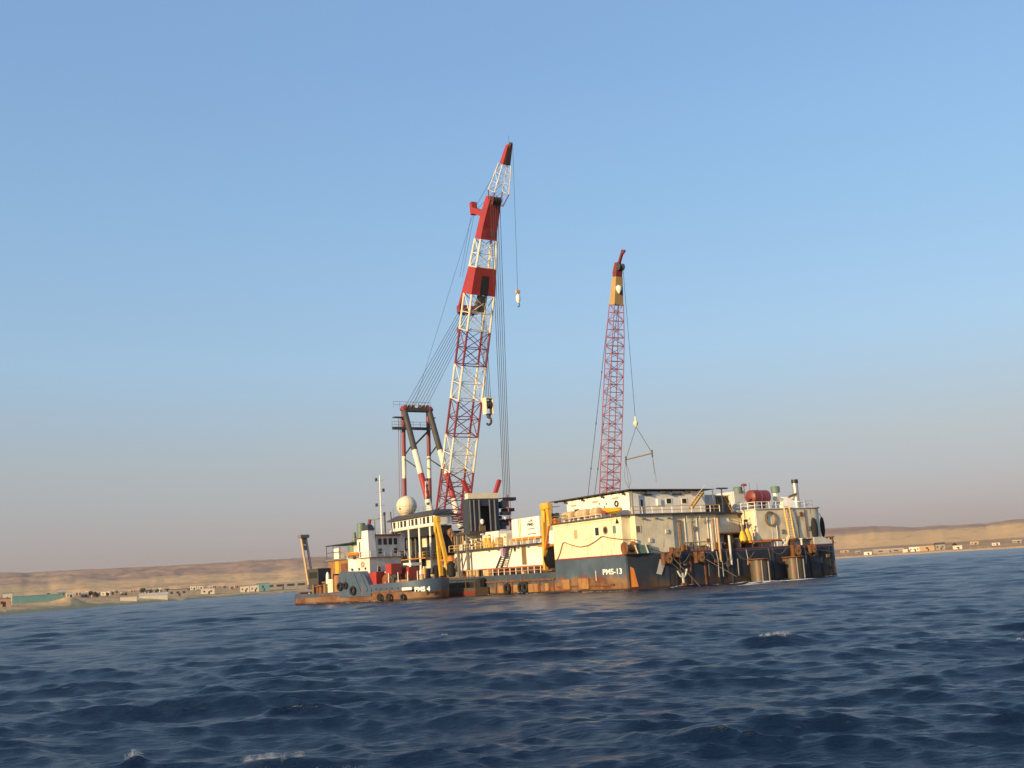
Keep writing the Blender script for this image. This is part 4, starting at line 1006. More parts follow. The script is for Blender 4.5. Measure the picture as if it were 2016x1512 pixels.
# fly jib
J0, J1 = bp(976, 403), bp(1002, 288)
JR = bp(992, 325)
t_r = (JR.z - J0.z) / (J1.z - J0.z)
CJ, AJ, DJ = lattice(mc, J0, J1, [(0.0, .22, 1, 'maroon'), (.22, t_r, 3, 'boomwhite')], lambda t: np.interp(t, [0, .22, 1], [1.2, 1.65, .55]), lambda t: np.interp(t, [0, .22, 1], [.8, 1.35, .45]), .11, .04, xwide=False)
def jb(t, i, j): return J0.lerp(J1, t) + Vector((1, 0, 0)) * i + DJ * j
jt = part(mc, 'jib_tip', MB().loft([[jb(t, i * w, j * d) for i, j in ((-1, -1), (1, -1), (1, 1), (-1, 1))] for t, w, d in ((t_r, .85, .72), (1.0, .55, .45), (1.03, .3, .3))]), M['red'])
part(jt, 'tip_sheave', MB().lathe((XC, J1.y - .7, J1.z + .1), [(.48, -.2), (.3, 0), (.48, .2)], 12, 'x'), M['charcoal'], True)
part(jt, 'tip_recess', MB().loft([[jb(t, i * w, (1.04 if DJ.y < 0 else -1.04) * d) for i in (-.6, .8)] + [jb(t, i * w, (1.1 if DJ.y < 0 else -1.1) * d) for i in (.8, -.6)] for t, w, d in ((t_r + .02, .85, .72), (.98, .55, .45))]), M['charcoal'])
part(jt, 'tip_rod', MB().tube(J1, J1 + Vector((0, 0, 2.2)), .04, 4), M['steel'])
# jib strut at the left of the head
S1 = bp(936, 412); S1b = Vector((XC - .3, S1.y, S1.z))
part(mc, 'jib_strut', MB().beam(HD + Vector((0, .3, -2.2)), S1b + Vector((0, 0, -.3)), 1.3, 1.2).beam(S1b + Vector((0, .2, -1.1)), S1b + Vector((0, .3, 1.5)), 1.3, .9), M['red'])
part(mc, 'jib_pendant', MB().path([S1b, bp(958, 372) + Vector((0, .5, 0)), J1 + Vector((0, .5, -.6))], .04, 4), M['wire'])
part(mc, 'jib_pendant', MB().path([S1b + Vector((.6, 0, 0)), J0.lerp(J1, .4) + Vector((.8, .9, 0))], .04, 4), M['wire'])

# ---- A frame gantry
GW = 3.1
top = A(820, 803, x=XC); GYT = top[1]; GZT = top[2] - .4
bl = A(793, 975, x=XC - GW)
back_y = GYT + 1.2
front_y = A(850, 1020, x=XC - GW)[1] - .2
for s in (-1, 1):
    x = XC + s * GW
    a, b = Vector((x, GYT, GZT)), Vector((x, front_y - 1.2, 13.4))
    cuts = [(0, .36, 'charcoal'), (.36, .56, 'boomwhite'), (.56, .77, 'red'), (.77, 1.0, 'boomwhite')]
    for c0, c1, m in cuts: part(mc, 'gantry_front_leg', MB().tube(a.lerp(b, c0), a.lerp(b, c1 - .0008), .66, 12), M[m], True)
    a, b = Vector((x, GYT + .5, GZT)), Vector((x, back_y + .8, 13.4))
    for c0, c1, m in ((0, .38, 'maroon'), (.38, .56, 'boomwhite'), (.56, .82, 'maroon'), (.82, 1.0, 'maroon')):
        part(mc, 'gantry_back_leg', MB().tube(a.lerp(b, c0), a.lerp(b, c1 - .0008), .46, 10), M[m], True)
    for f in (.30, .52):
        pa = Vector((x, GYT, GZT)).lerp(Vector((x, front_y - 1.2, 13.4)), f); pb = Vector((x, GYT + .5, GZT)).lerp(Vector((x, back_y + .8, 13.4)), f + (.08 if f < .4 else -.12))
        part(mc, 'gantry_brace', MB().tube(pa, pb, .16, 6), M['charcoal'])
    part(mc, 'gantry_cap', MB().lathe((x, GYT, GZT), [(.9, -.3), (1.0, .1), (.6, .7)], 10), M['maroon'], True)
gt = part(mc, 'gantry_head', MB().box(XC - GW - .3, XC + GW + .3, GYT - .8, GYT + .8, GZT - .5, GZT + .3), M['charcoal'])
for i in range(6):
    x = XC - 2.4 + i * .96 + (.35 if i > 2 else -.35)
    part(gt, 'gantry_sheave', MB().lathe((x, GYT, GZT + .45), [(.68, -.15), (.45, 0), (.68, .15)], 12, 'x'), M['rusty'], True)
part(mc, 'gantry_crossbeam', MB().box(XC - GW - 3, XC + GW, GYT - .2, GYT + .3, GZT - 4.6, GZT - 4.0), M['charcoal'])
part(mc, 'gantry_diagonal', MB().tube((XC + GW, GYT - .4, GZT - 4.3), (XC - GW + .6, GYT - 1.6, GZT - 9.0), .22, 6), M['charcoal'])
rail(mc, [(XC - GW - 3, GYT + .2, GZT - 4.0), (XC + GW + 1.2, GYT + .2, GZT - 4.0)], 1.2, 1.6, 'steel', None, .04)
rail(mc, [(XC - GW - 2.3, GYT + .6, GZT + .4), (XC + GW + .8, GYT + .6, GZT + .4)], 1.4, 1.5, 'steel', None, .04)
part(mc, 'gantry_platform', MB().box(XC - GW - 2.6, XC - GW - .4, GYT - .5, GYT + .9, GZT - 1.9, GZT - 1.75).box(XC + GW + .3, XC + GW + 1.4, GYT - .5, GYT + .9, GZT - 1.9, GZT - 1.75), M['charcoal'])
part(mc, 'access_ladder', MB().tube((XC - GW - 1.2, back_y + .6, 20), (XC - GW - 1.2, GYT + .6, GZT - 1.8), .06, 5).tube((XC - GW - .75, back_y + .6, 20), (XC - GW - .75, GYT + .6, GZT - 1.8), .06, 5), M['maroon'])
part(mc, 'luffing_prop', MB().tube((XC + 3.5, 82.5, 16.0), (XC + 3.0, 79.6, 8.0), .7, 10), M['maroon'], True)
part(mc, 'boom_walkway', MB().path([CB(.10, -1, -1) + Vector((-1.2, .4, 0)), CB(.22, -1, -1) + Vector((-1.2, .4, 0))], .12), M['maroon'])
# topping ropes: gantry head to the equaliser
for i in range(8):
    x0 = XC - 2.6 + i * .74; x1 = XC - 1.8 + i * .52
    part(mc, 'topping_rope', MB().path([Vector((x0, GYT - .3, GZT + 1.1)), Vector((x1, EQ.y + .7, EQ.z - .9))], .045, 4), M['wire'])
part(mc, 'jib_rope', MB().path([Vector((XC - .5, GYT, GZT + 1)), S1b + Vector((0, .3, -.6))], .03, 4), M['wire'])
for s in (-.5, .1): part(mc, 'jib_rope', MB().path([S1b + Vector((s, .1, -.6)), Vector((XC + s, arm0[1] + 1.5, arm0[2] + 2))], .03, 4), M['wire'])
# main hoist falls run down to the deck, tied off behind the boom rest
hx = HD + Vector((0, -2.0, 0))
dn = A(996, 978, x=XC)
for i in range(5):
    s = -1.1 + i * .55
    part(mc, 'hoist_rope', MB().path([Vector((XC + s, hx.y, hx.z)), Vector((XC + s * .6, dn[1], dn[2] - 8))], .055, 4), M['wire'])
for i in range(4):
    s = -.6 + i * .4; hk = A(961, 790, x=XC)
    part(mc, 'block_rope', MB().path([onboom(T[6] - .01, s * .3, sgn * 1.0), Vector((XC + s, hk[1], hk[2]))], .055, 4), M['wire'])
hk = A(961, 800, x=XC)
t = thing('hook_block', 'cream and black hook block hanging beside the red and white boom', 'hook block', (XC, hk[1], hk[2] - 3.2))
for s in (-.85, .7): part(t, 'cheek_plate', MB().box(XC + s, XC + s + .16, hk[1] - .75, hk[1] + .75, hk[2] - 1.6, hk[2] + 1.5), M['cream'])
part(t, 'top_plate', MB().box(XC - .85, XC + .86, hk[1] - .75, hk[1] + .75, hk[2] + 1.5, hk[2] + 1.7), M['cream'])
for k in range(3): part(t, 'sheave', MB().lathe((XC - .45 + k * .45, hk[1], hk[2] + .3), [(.8, -.12), (.6, 0), (.8, .12)], 12, 'x'), M['charcoal'], True)
part(t, 'swivel', MB().lathe((XC, hk[1], hk[2]), [(.35, -2.3), (.5, -1.7), (.5, -1.5)], 10), M['charcoal'], True)
part(t, 'hook', MB().path([Vector((XC, hk[1] + .9 * math.sin(u), hk[2] - 3.0 + .7 * math.cos(u))) for u in [R(0 - 30 * i) for i in range(9)]], .24, 7), M['charcoal'])
# whip line and aux hook
ah = A(1020, 585, x=XC)
part(mc, 'whip_line', MB().path([Vector((XC, J1.y - 1.4, J1.z)), Vector((XC, ah[1], ah[2] + 1.2))], .035, 4), M['wire'])
t = thing('headache_ball', 'small white weight and hook on the thin line from the jib tip', 'hook', (XC, ah[1], ah[2] - 2.0))
part(t, 'weight', MB().lathe((XC, ah[1], ah[2]), [(.1, -1.2), (.42, -.7), (.42, .2), (.12, .7)], 10), M['white'], True)
part(t, 'swivel', MB().box(XC - .4, XC + .4, ah[1] - .25, ah[1] + .25, ah[2] + .75, ah[2] + 1.35), M['tan'])
part(t, 'hook', MB().path([Vector((XC, ah[1] + .35 * math.sin(u), ah[2] - 1.55 + .35 * math.cos(u))) for u in [R(-30 * i) for i in range(9)]], .1, 6), M['charcoal'])

# ================================================================== crawler crane behind the white house
XK = 16.0
cc = thing('crawler_crane', 'slim mauve lattice crawler crane standing behind the canopy roof', 'crane', (XK, 28, DL))
K0 = A(1198.5, 985, x=XK); K1 = A(1216, 528, x=XK)
KB = Vector((XK, K0.y + 1.3, DL + 3.2)); 
part(cc, 'track', MB().box(XK - 3.3, XK - 2.2, 24.5, 31.5, DL + .02, DL + 1.3), M['charcoal']); part(cc, 'track', MB().box(XK + 2.2, XK + 3.3, 24.5, 31.5, DL + .02, DL + 1.3), M['charcoal'])
part(cc, 'cab_house', MB().box(XK - 1.9, XK + 1.9, 26.5, 33.5, DL + 1.5, DL + 4.2), M['red'])
def kt(py): return (A(1205, py, x=XK).z - KB.z) / (K1.z - KB.z)
ks = [kt(v) for v in (975, 945, 803, 668, 602, 550)]
kw = lambda t: np.interp(t, [0, ks[0] * .5, ks[2], ks[3], ks[4], 1], [.7, 1.34, 1.34, 1.2, .9, .6])
kd = lambda t: np.interp(t, [0, ks[0] * .5, ks[2], ks[3], ks[4], 1], [.5, .95, .95, .85, .7, .5])
CK, AK, DK_ = lattice(cc, KB, K1, [(0.0, ks[0], 2, 'maroon'), (ks[0], ks[1], 2, 'red'), (ks[1], ks[2], 9, 'mauve'), (ks[2], ks[3], 9, 'mauve'), (ks[3], ks[4], 4, 'mauve')], kw, kd, .085, .05, xwide=False)
def ring(t, g): return [KB.lerp(K1, t) + Vector((1, 0, 0)) * (i * kw(t) * g) + DK_ * (j * kd(t) * g) for i, j in ((-1, -1), (1, -1), (1, 1), (-1, 1))]
yb = part(cc, 'boom_plating', MB().loft([ring(ks[4] - .004, 1.0), ring(ks[5], 1.0)]), M['cladding'])
ks_s = 1 if DK_.y < 0 else -1
lm = KB.lerp(K1, (ks[4] + ks[5]) / 2 + .004) + DK_ * (ks_s * kd(.9) * 1.1)
part(yb, 'floodlight', MB().lathe((lm.x - .15, lm.y, lm.z), [(.1, -.75), (.5, -.1), (.52, .35), (.2, .6)], 12), M['white'], True)
part(yb, 'floodlight_bracket', MB().box(lm.x + .3, lm.x + .5, lm.y - .15, lm.y + .3, lm.z - .9, lm.z + .2), M['blackpaint'])
part(cc, 'boom_head', MB().loft([ring(ks[5], .9), ring(.985, 1.0), ring(1.02, .7)]), M['oldred'])
part(cc, 'head_sheave', MB().lathe((XK, K1.y - .75, K1.z), [(.6, -.5), (.4, 0), (.6, .5)], 12, 'x'), M['charcoal'], True)
kt2 = A(1226.5, 492, x=XK)
part(cc, 'tip_arm', MB().beam(K1, kt2, .36, .42).beam(kt2 + Vector((0, .1, -.6)), kt2 + Vector((0, -.5, -.2)), .25, .3), M['oldred'])
for s in (-1.1, 1.1):
    w0 = CK(ks[4], -1 if s < 0 else 1, -ks_s); e = A(1158 if s < 0 else 1171, 972, x=XK + s)
    part(cc, 'pendant_rope', MB().path([w0, e, e + (e - w0) * .12], .045, 4), M['wire'])
    for f in (.35, .62, .86):
        p_ = w0.lerp(e, f); part(cc, 'rope_socket', MB().tube(p_, w0.lerp(e, f + .012), .1, 5), M['charcoal'])
hb = A(1251.5, 833, x=XK)
part(cc, 'hoist_rope', MB().path([Vector((XK, K1.y - 1.4, K1.z - .2)), Vector((XK, hb[1], hb[2] + 1.0))], .035, 4), M['wire'])
s0, s1 = A(1232, 905, x=XK), A(1284, 892, y=hb[1])
D2 = hb[1]
sl, sr_ = A(1232, 905, y=D2), A(1284, 892, y=D2)
t = thing('lifting_sling', 'hook ball with rope slings and a tan spreader bar hanging beside the crawler boom', 'lifting sling', (XK, D2, sl[2] - 5))
part(t, 'hook_ball', MB().lathe((hb[0], D2, hb[2]), [(.08, -.6), (.38, -.2), (.42, .1), (.15, .45), (.08, 1.1)], 10), M['cream'], True)
part(t, 'spreader_bar', MB().tube(sl, sr_, .11, 6), M['tan'])
for e in (sl, sr_): part(t, 'sling_rope', MB().path([Vector((hb[0], D2, hb[2] - .6)), e], .05, 4), M['rope'])
for e in (sl, sr_): part(t, 'shackle', MB().tube(e + Vector((0, 0, .5)), e + Vector((-.03, 0, -.7)), .12, 6), M['charcoal'])
for e, pts in ((sl, ((-.5, -1.8), (-.45, -3.4), (.1, -4.4), (.75, -3.3), (.45, -1.8), (0, -.6))), (sl, ((.1, -2), (.25, -4.6))), (sr_, ((.15, -2.0), (.35, -4.0), (.3, -4.7))), (sr_, ((.05, -2.0), (.1, -3.4)))):
    part(t, 'rope_tail', MB().path([e + Vector((0, 0, -.6))] + [e + Vector((a_, 0, b_)) for a_, b_ in pts], .03, 4), M['rope'])

# ================================================================== the tug
TA = TUG.at
tug = thing('tug_boat', 'blue and rust tug with white wheelhouse and red deck machinery lying off the barge', 'tug', (5, 18, 0), TUG)
TL, TB = 35.5, 10.0
def hbm(y): return 5.0 * min(1, math.sqrt(max(0, 1 - max(0, (7.5 - y) / 7.5) ** 2.2)) * .98 + .02, (1 if y < 31 else math.sqrt(max(.05, 1 - ((y - 31) / 5.2) ** 2)) * .35 + .65))
TYS = [0, .35, 1, 2, 3.5, 5.5, 8, 12, 17, 22, 27, 31, 33, 34.6, 35.5]
def tdk(y): return np.interp(y, [0, 10, 16, 36], [1.75, 1.5, 1.35, 1.15])
def ttop(y): return np.interp(y, [0, 3, 12, 15.5, 17, 27, 36], [3.3, 3.05, 2.85, 2.8, 2.1, 1.85, 1.95])
def tside(y, z): return hbm(y) * np.interp(z, [-1.5, 0, 3], [.90, .955, 1.0]) if y > 1.5 else hbm(y) * np.interp(z, [-1.5, 0, 3], [.8, .9, 1.0])
part(tug, 'hull', MB().loft([[(5 - tside(y, -1.5), y, -1.5), (5 - tside(y, .3), y, .3), (5 - tside(y, tdk(y)), y, tdk(y)), (5 + tside(y, tdk(y)), y, tdk(y)), (5 + tside(y, .3), y, .3), (5 + tside(y, -1.5), y, -1.5)] for y in TYS]), M['tughull'], True)
for s in (-1, 1):
    part(tug, 'bulwark', MB().loft([[(5 + s * tside(y, tdk(y)), y, tdk(y) - .02), (5 + s * tside(y, 3), y, ttop(y)), (5 + s * max(.01, tside(y, 3) - .14), y, ttop(y)), (5 + s * max(.005, tside(y, tdk(y)) - .14), y, tdk(y) - .02)] for y in TYS]), M['tugblue'], True)
    part(tug, 'rubbing_strake', MB().loft([[(5 + s * (tside(y, 1.5) + .13), y, 1.42), (5 + s * (tside(y, 1.5) + .13), y, 1.68), (5 + s * (tside(y, 1.5) - .02), y, 1.68), (5 + s * (tside(y, 1.5) - .02), y, 1.42)] for y in TYS[2:11]]), M['rusty'], True)
part(tug, 'transom_plate', MB().box(5 - tside(35.5, 2), 5 + tside(35.5, 2), 35.51, 35.66, -.5, 1.95), M['rusty'])
def tsx(px, py, x=0.0): return TA(px, py, x=x)
# raised blue casing amidships, stepped down to the fore deck
ya, yb_ = tsx(667, 1160)[1], tsx(719, 1150)[1]
ys1, ys2 = tsx(672, 1126)[1], tsx(711, 1128)[1]
prof = [(ya, 1.0), (ya, 4.7), (ya - .8, 5.35), (ys2, 5.15), (ys2 - 1.2, 4.2), (yb_ - 1.6, 2.1), (yb_ - 1.6, 1.0)]
part(tug, 'side_casing', MB().add([(-.06, y, z) for y, z in prof] + [(1.6, y, z) for y, z in prof], [tuple(range(7)), tuple(range(7, 14))[::-1]] + [(i, 7 + i, 7 + (i + 1) % 7, (i + 1) % 7) for i in range(7)]), M['tugblue'])
part(tug, 'casing_bar', MB().beam((-.12, ys2 + .3, 4.9), (-.12, yb_ - .6, 1.9), .12, .5).beam((-.12, ys2 + 1.9, 4.9), (-.12, yb_ + 1.2, 1.9), .1, .2), M['tugblue'])
# lettering
lp = tsx(816, 1165)
letters(tug, 'bow_lettering', 'PMS 4', TUG, (-.02, tsx(816, 1160, .0)[1], tsx(818, 1164.5, .0)[2]), (.12, -1, 0), (0, 0, 1), .98, 'lettering', squeeze=1.35, bold=.035)
y0, y1 = tsx(792, 1160)[1], tsx(811, 1158)[1]
part(tug, 'name_stripe', MB().box(-.09, -.03, y1, y0, tsx(800, 1162)[2], tsx(800, 1156.5)[2]), M['lettering'])
# superstructure
HX = 1.3
yc = tsx(728, 1110, HX)[1]; yaft = tsx(710, 1110, HX)[1]
xr = TA(790, 1110, y=yc)[0]
hs = part(tug, 'deck_house', MB().box(HX, min(xr, 8.8), yc, yaft, 1.35, 7.3), M['offwhite'])
part(tug, 'boat_deck', MB().box(HX - .25, min(xr, 8.8) + .2, yc - .5, yaft + .2, 7.302, 7.45), M['steel'])
wfy = tsx(741, 1090, 1.9)[1]
wh = part(tug, 'wheelhouse', MB().box(3.6, 8.6, yc + 1.0, yc + 5.2, 7.452, 11.0), M['offwhite'])
part(tug, 'wheelhouse_roof', MB().box(3.2, 8.9, yc + .6, yc + 5.6, 11.002, 11.3), M['maroon'])
for i in range(4):
    x = 4.0 + i * 1.15
    opening(wh, 'window', 'y', yc + 1.0, x, x + .8, 9.5, 10.6, fr='offwhite', t=.07)
    if i in (0, 3): opening(wh, 'window', 'y', yc + 1.0, x, x + .8, 8.0, 8.9, fr='offwhite', t=.07)
for i in range(2): opening(wh, 'window', 'x', 3.6, yc + 1.5 + i * 1.7, yc + 2.6 + i * 1.7, 9.3, 10.6, fr='white', t=.07)
for i in range(3): porthole_y = yc + 1.2 + i * 1.9; part(hs, 'porthole', MB().lathe((HX, porthole_y, 5.6), [(.24, -.03), (.24, -.004)], 10, 'x'), M['glass'])
for i in range(2): opening(hs, 'window', 'y', yc, 3.0 + i * 3, 3.6 + i * 3, 5.0, 5.8, fr='offwhite')
# aft deckhouse with railings
aft = part(tug, 'aft_house', MB().box(HX + .2, 8.4, yaft + .01, tsx(684, 1110, HX)[1], 1.35, 7.4), M['white'])
part(tug, 'aft_house_roof', MB().box(HX, 8.6, yaft + .01, tsx(683, 1110, HX)[1], 7.402, 7.5), M['offwhite'])
up = part(tug, 'chart_room', MB().box(HX + .6, 8.2, yc + 2.8, yaft + 1.6, 7.52, 10.7), M['white'])
part(tug, 'chart_room_roof', MB().box(HX + .3, 8.4, yc + 2.7, yaft + 1.9, 10.702, 10.9), M['maroon'])
opening(up, 'window', 'x', HX + .6, yaft - .9, yaft + .2, 9.2, 10.2, fr='cream')
opening(up, 'window', 'x', HX + .6, yaft + .7, yaft + 1.0, 8.3, 10.2, fr='cream')
fn = part(tug, 'funnel', MB().loft([[(1.5, yc + .4, 7.452), (3.2, yc + .4, 7.452), (3.2, yc + 2.6, 7.452), (1.5, yc + 2.6, 7.452)], [(1.6, yc + .6, 12.0), (3.0, yc + .6, 12.0), (3.0, yc + 2.3, 12.0), (1.6, yc + 2.3, 12.0)]]), M['white'])
part(fn, 'funnel_cap', MB().loft([[(1.55, yc + .55, 12.002), (3.05, yc + .55, 12.002), (3.05, yc + 2.35, 12.002), (1.55, yc + 2.35, 12.002)], [(1.9, yc + .9, 13.0), (2.8, yc + .9, 13.0), (2.8, yc + 2.0, 13.0), (1.9, yc + 2.0, 13.0)]]), M['navy'])
part(fn, 'exhaust', MB().tube((2.5, yc + 1.4, 13.0), (2.6, yc + 1.2, 13.9), .3, 8), M['maroon'], True)
q = tsx(711.5, 1056, 3)
part(tug, 'aft_exhaust', MB().lathe((3, q[1], 0), [(.75, 9.9), (.75, 13.4), (.6, 13.5)], 12), M['green'], True)
rail(tug, [(HX - .15, yc - .4, 7.45), (HX - .15, yaft, 7.45)], 1.0, 1.5, 'white', None, .04)
q = tsx(694, 1096, .9)
t = thing('rescue_boat', 'small orange rescue boat on the white aft house of the tug', 'boat', (1.0, q[1], 7.5), TUG)
part(t, 'hull', MB().loft([[(1.0 + a * k, q[1] + s, 8.1 + b * k) for a, b in ((-.55, .4), (-.45, -.1), (0, -.35), (.45, -.1), (.55, .4))] for s, k in ((-1.6, .3), (-1.0, .9), (0, 1), (1.1, .95))]), M['orange'], True)
part(t, 'cradle', MB().box(.6, 1.4, q[1] - .5, q[1] + .5, 7.46, 7.85), M['steel'])
# mast
mx = 4.6
q = tsx(752, 1060, mx); ms = part(tug, 'mast', MB().tube((mx, q[1], 11.3), (mx, q[1], 21.5), .16, 7, .09), M['white'], True)
zt_ = tsx(750, 962, mx)[2]
part(ms, 'mast_top', MB().tube((mx, q[1], 21.4), (mx, q[1], zt_), .07, 5), M['charcoal'])
for i, (h, w) in enumerate(((20.6, 1.0), (18.6, .9), (16.2, 1.1), (14.5, .9))):
    yard = part(ms, 'yard', MB().tube((mx, q[1] - w, h), (mx, q[1] + w, h), .05, 5), M['steel'])
    part(yard, 'mast_light', MB().box(mx - .15, mx + .15, q[1] + (w - .15 if i % 2 == 0 else -w - .15), q[1] + (w + .2 if i % 2 == 0 else -w + .2), h - .05, h + .5), M['charcoal'])
part(tug, 'radar_scanner', MB().box(mx - .1, mx + .1, q[1] + .6, q[1] + 3.2, 13.9, 14.1).tube((mx, q[1] + 1.9, 11.3), (mx, q[1] + 1.9, 13.9), .12, 6), M['green'])
part(tug, 'search_light', MB().lathe((mx - .3, q[1] + 2.2, 12.7), [(.45, -.2), (.45, .25), (.2, .4)], 12, 'x'), M['white'], True)
part(tug, 'mast_stay', MB().tube((mx, q[1] - 1.0, 11.3), (mx, q[1] - .9, 14.6), .16, 6).tube((mx + .8, q[1] - 1.9, 11.3), (mx + .8, q[1] - 1.6, 15.0), .12, 6), M['charcoal'])
# wheelhouse wing and light panel
part(tug, 'bridge_wing', MB().box(8.61, 9.9, yc + .9, yc + 1.2, 8.4, 11.4), M['offwhite'])
# red anchor-handling machinery on the fore deck
y_r = tsx(735, 1140, 1.2)[1]
wn_ = part(tug, 'winch_housing', MB().box(.9, 2.7, y_r - 1.2, y_r + .6, 1.4, 4.9), M['red'])
y_r2 = tsx(768, 1130, 2.8)[1]
part(tug, 'winch_gate', MB().prism([(2.6, y_r2 - .6), (4.9, y_r2 - .6), (4.9, y_r2 + .9), (2.6, y_r2 + .9)], 4.3, 6.1), M['red'])
part(tug, 'winch_drum', MB().lathe((4.0, y_r2, 2.9), [(1.6, -1.9), (1.6, -1.7), (.7, -1.7), (.7, 1.6), (1.6, 1.6), (1.6, 1.8)], 16, 'x'), M['rusty'], True)
for x in (2.8, 4.7): part(tug, 'winch_leg', MB().beam((x, y_r2 - 1.0, 1.4), (x, y_r2 + .2, 4.4), .4, .6), M['red'])
part(tug, 'winch_motor', MB().box(5.9, 8.2, y_r2 - 1.2, y_r2 + .8, 3.4, 5.4), M['red'])
part(tug, 'winch_cover', MB().box(6.2, 8.4, y_r2 - 1.5, y_r2 + .6, 5.6, 6.1), M['white'])
part(tug, 'control_stand', MB().tube((1.2, y_r - 3.4, 1.4), (1.2, y_r - 3.4, 3.2), .55, 9).tube((1.3, y_r - 5, 1.4), (1.3, y_r - 5.6, 2.8), .35, 8), M['red'], True)
part(tug, 'hatch_coaming', MB().box(2.0, 7.5, 5.0, 9.5, 1.6, 3.35), M['ochre'])
for i in range(4): part(tug, 'stanchion', MB().tube((1.2 + .3 * i, 8.8 - 2.1 * i, 1.5), (1.2 + .3 * i, 8.8 - 2.1 * i, 4.6), .07, 6), M['white'])
part(tug, 'fore_bitts', MB().lathe((3.6, 3.2, 1.5), [(.35, 0), (.35, 2.4), (.5, 2.5)], 10).lathe((6.0, 3.2, 1.5), [(.35, 0), (.35, 2.4), (.5, 2.5)], 10), M['tan'], True)
# stern deck gear
part(tug, 'aft_bulkhead', MB().box(.8, 5, ya + .05, ya + 2.4, 1.2, 4.8), M['ochre'])
part(tug, 'aft_locker', MB().box(.5, 2.0, ya + 2.45, ya + 3.9, 1.2, 4.2), M['cream'])
part(tug, 'towing_hook_frame', MB().box(2.2, 2.6, ya + 4.2, ya + 4.6, 1.2, 4.6).box(6.2, 6.6, ya + 4.2, ya + 4.6, 1.2, 4.6).box(2.2, 6.6, ya + 4.2, ya + 4.6, 4.6, 5.1), M['rusty'])
for i, (x, dy, h, m) in enumerate(((1.2, 4.6, 1.6, 'rusty'), (1.3, 5.6, 2.0, 'brown'), (1.2, 6.7, 1.5, 'rusty'), (2.6, 6.0, 2.4, 'charcoal'), (1.4, 7.9, 1.4, 'rusty'), (3.4, 7.2, 2.2, 'brown'), (2.0, 9.0, 1.2, 'charcoal'))):
    part(tug, 'stern_bitt', MB().lathe((x, ya + dy, 1.15), [(.5, 0), (.44, h + .3), (.7, h + .5), (.7, h + .7)], 10), M[m], True)
part(tug, 'life_canister', MB().lathe((1.0, ya + 4.5, 4.2), [(.12, -1.3), (.35, -1.0), (.3, .9), (.1, 1.3)], 10), M['white'], True)
# stern deck crane: dark cab and twin plate jib
kx = 3.0
k0 = tsx(613, 1140, kx); k1 = tsx(597, 1058, kx)
kc = thing('deck_crane', 'grey deck crane with a tall open jib and dark cab on the tug stern', 'crane', (kx, k0[1], 1.2), TUG)
cb0, cb1 = tsx(628, 1120, kx), tsx(608, 1120, kx)
part(kc, 'cab', MB().box(kx - .2, kx + 2.6, cb0[1], cb1[1], 2.6, 6.3), M['charcoal'])
part(kc, 'cab_window', MB().box(kx - .24, kx - .204, cb0[1] + .3, cb1[1] - .3, 4.6, 5.7), M['glass'])
part(kc, 'pedestal', MB().lathe((kx + 1.2, (cb0[1] + cb1[1]) / 2, 1.15), [(1.1, 0), (1.1, 1.45)], 12), M['rusty'], True)
for s, w in ((-.2, .35), (.85, .32)):
    part(kc, 'jib_plate', MB().beam((kx + s, k0[1] + .6, 3.5), (kx + s, k1[1] + .4, k1[2]), .22, .42), M['tan' if s < 0 else 'steel'])
for f in (.05, .28, .78, .9, .97):
    a_ = Vector((kx - .2, k0[1] + .6, 3.5)).lerp(Vector((kx - .2, k1[1] + .4, k1[2])), f); part(kc, 'jib_tie', MB().beam(a_, a_ + Vector((1.05, 0, 0)), .2, .3 if f < .7 else .9), M['steel'])
part(kc, 'jib_head', MB().box(kx - .6, kx + 1.3, k1[1] - .1, k1[1] + .9, k1[2] - .1, k1[2] + .5), M['steel'])
# tyres
for i, (px, py, rr_) in enumerate(((668.5, 1155, .75), (679, 1153, .62), (694, 1163, .8), (747, 1176, .62), (765, 1176, .62), (793, 1176, .58), (829, 1177, .6))):
    yq = tsx(px, py, -.2); w = 5 - tside(yq[1], 1.5)
    x = (-.32 if i < 3 else w - .38)
    yq = tsx(px, py, x)
    lab = ('leftmost tyre on the blue side casing of the tug', 'small tyre between two others on the blue side casing of the tug', 'large tyre at the right of the three on the blue side casing of the tug',
           'leftmost of the four tyres on the low bow side of the tug', 'second from left of the four tyres on the low bow side of the tug', 'third from left of the four tyres on the low bow side of the tug', 'rightmost tyre on the tug below the bow lettering')[i]
    tyre('tyre_fender', TUG, (x, yq[1], yq[2]), rr_ * .72, rr_ * .28, lab, 'tyres along the tug side')

# ================================================================== working clutter
cg = random.Random(23)
# dark ribs and rubbing timbers down the hull end
for x in (7.2, 9.8, 12.4, 15.0, 17.4, 25.6, 33.2, 35.6, 37.4):
    part(barge, 'end_rib', MB().box(x - .11, x + .11, -.24, -.093, .15, DK - .4), M[cg.choice(['rusty', 'dark', 'dark', 'navy'])])
for x, z in ((8.4, 2.9), (11.2, 3.3), (14.0, 3.0), (16.2, 2.4), (33.8, 3.2), (36.4, 2.8)):
    w = cg.uniform(.35, .8); part(barge, 'end_bracket', MB().box(x, x + w, -.5, -.245, z, z + cg.uniform(.25, .6)), M[cg.choice(['rusty', 'column', 'brown'])])
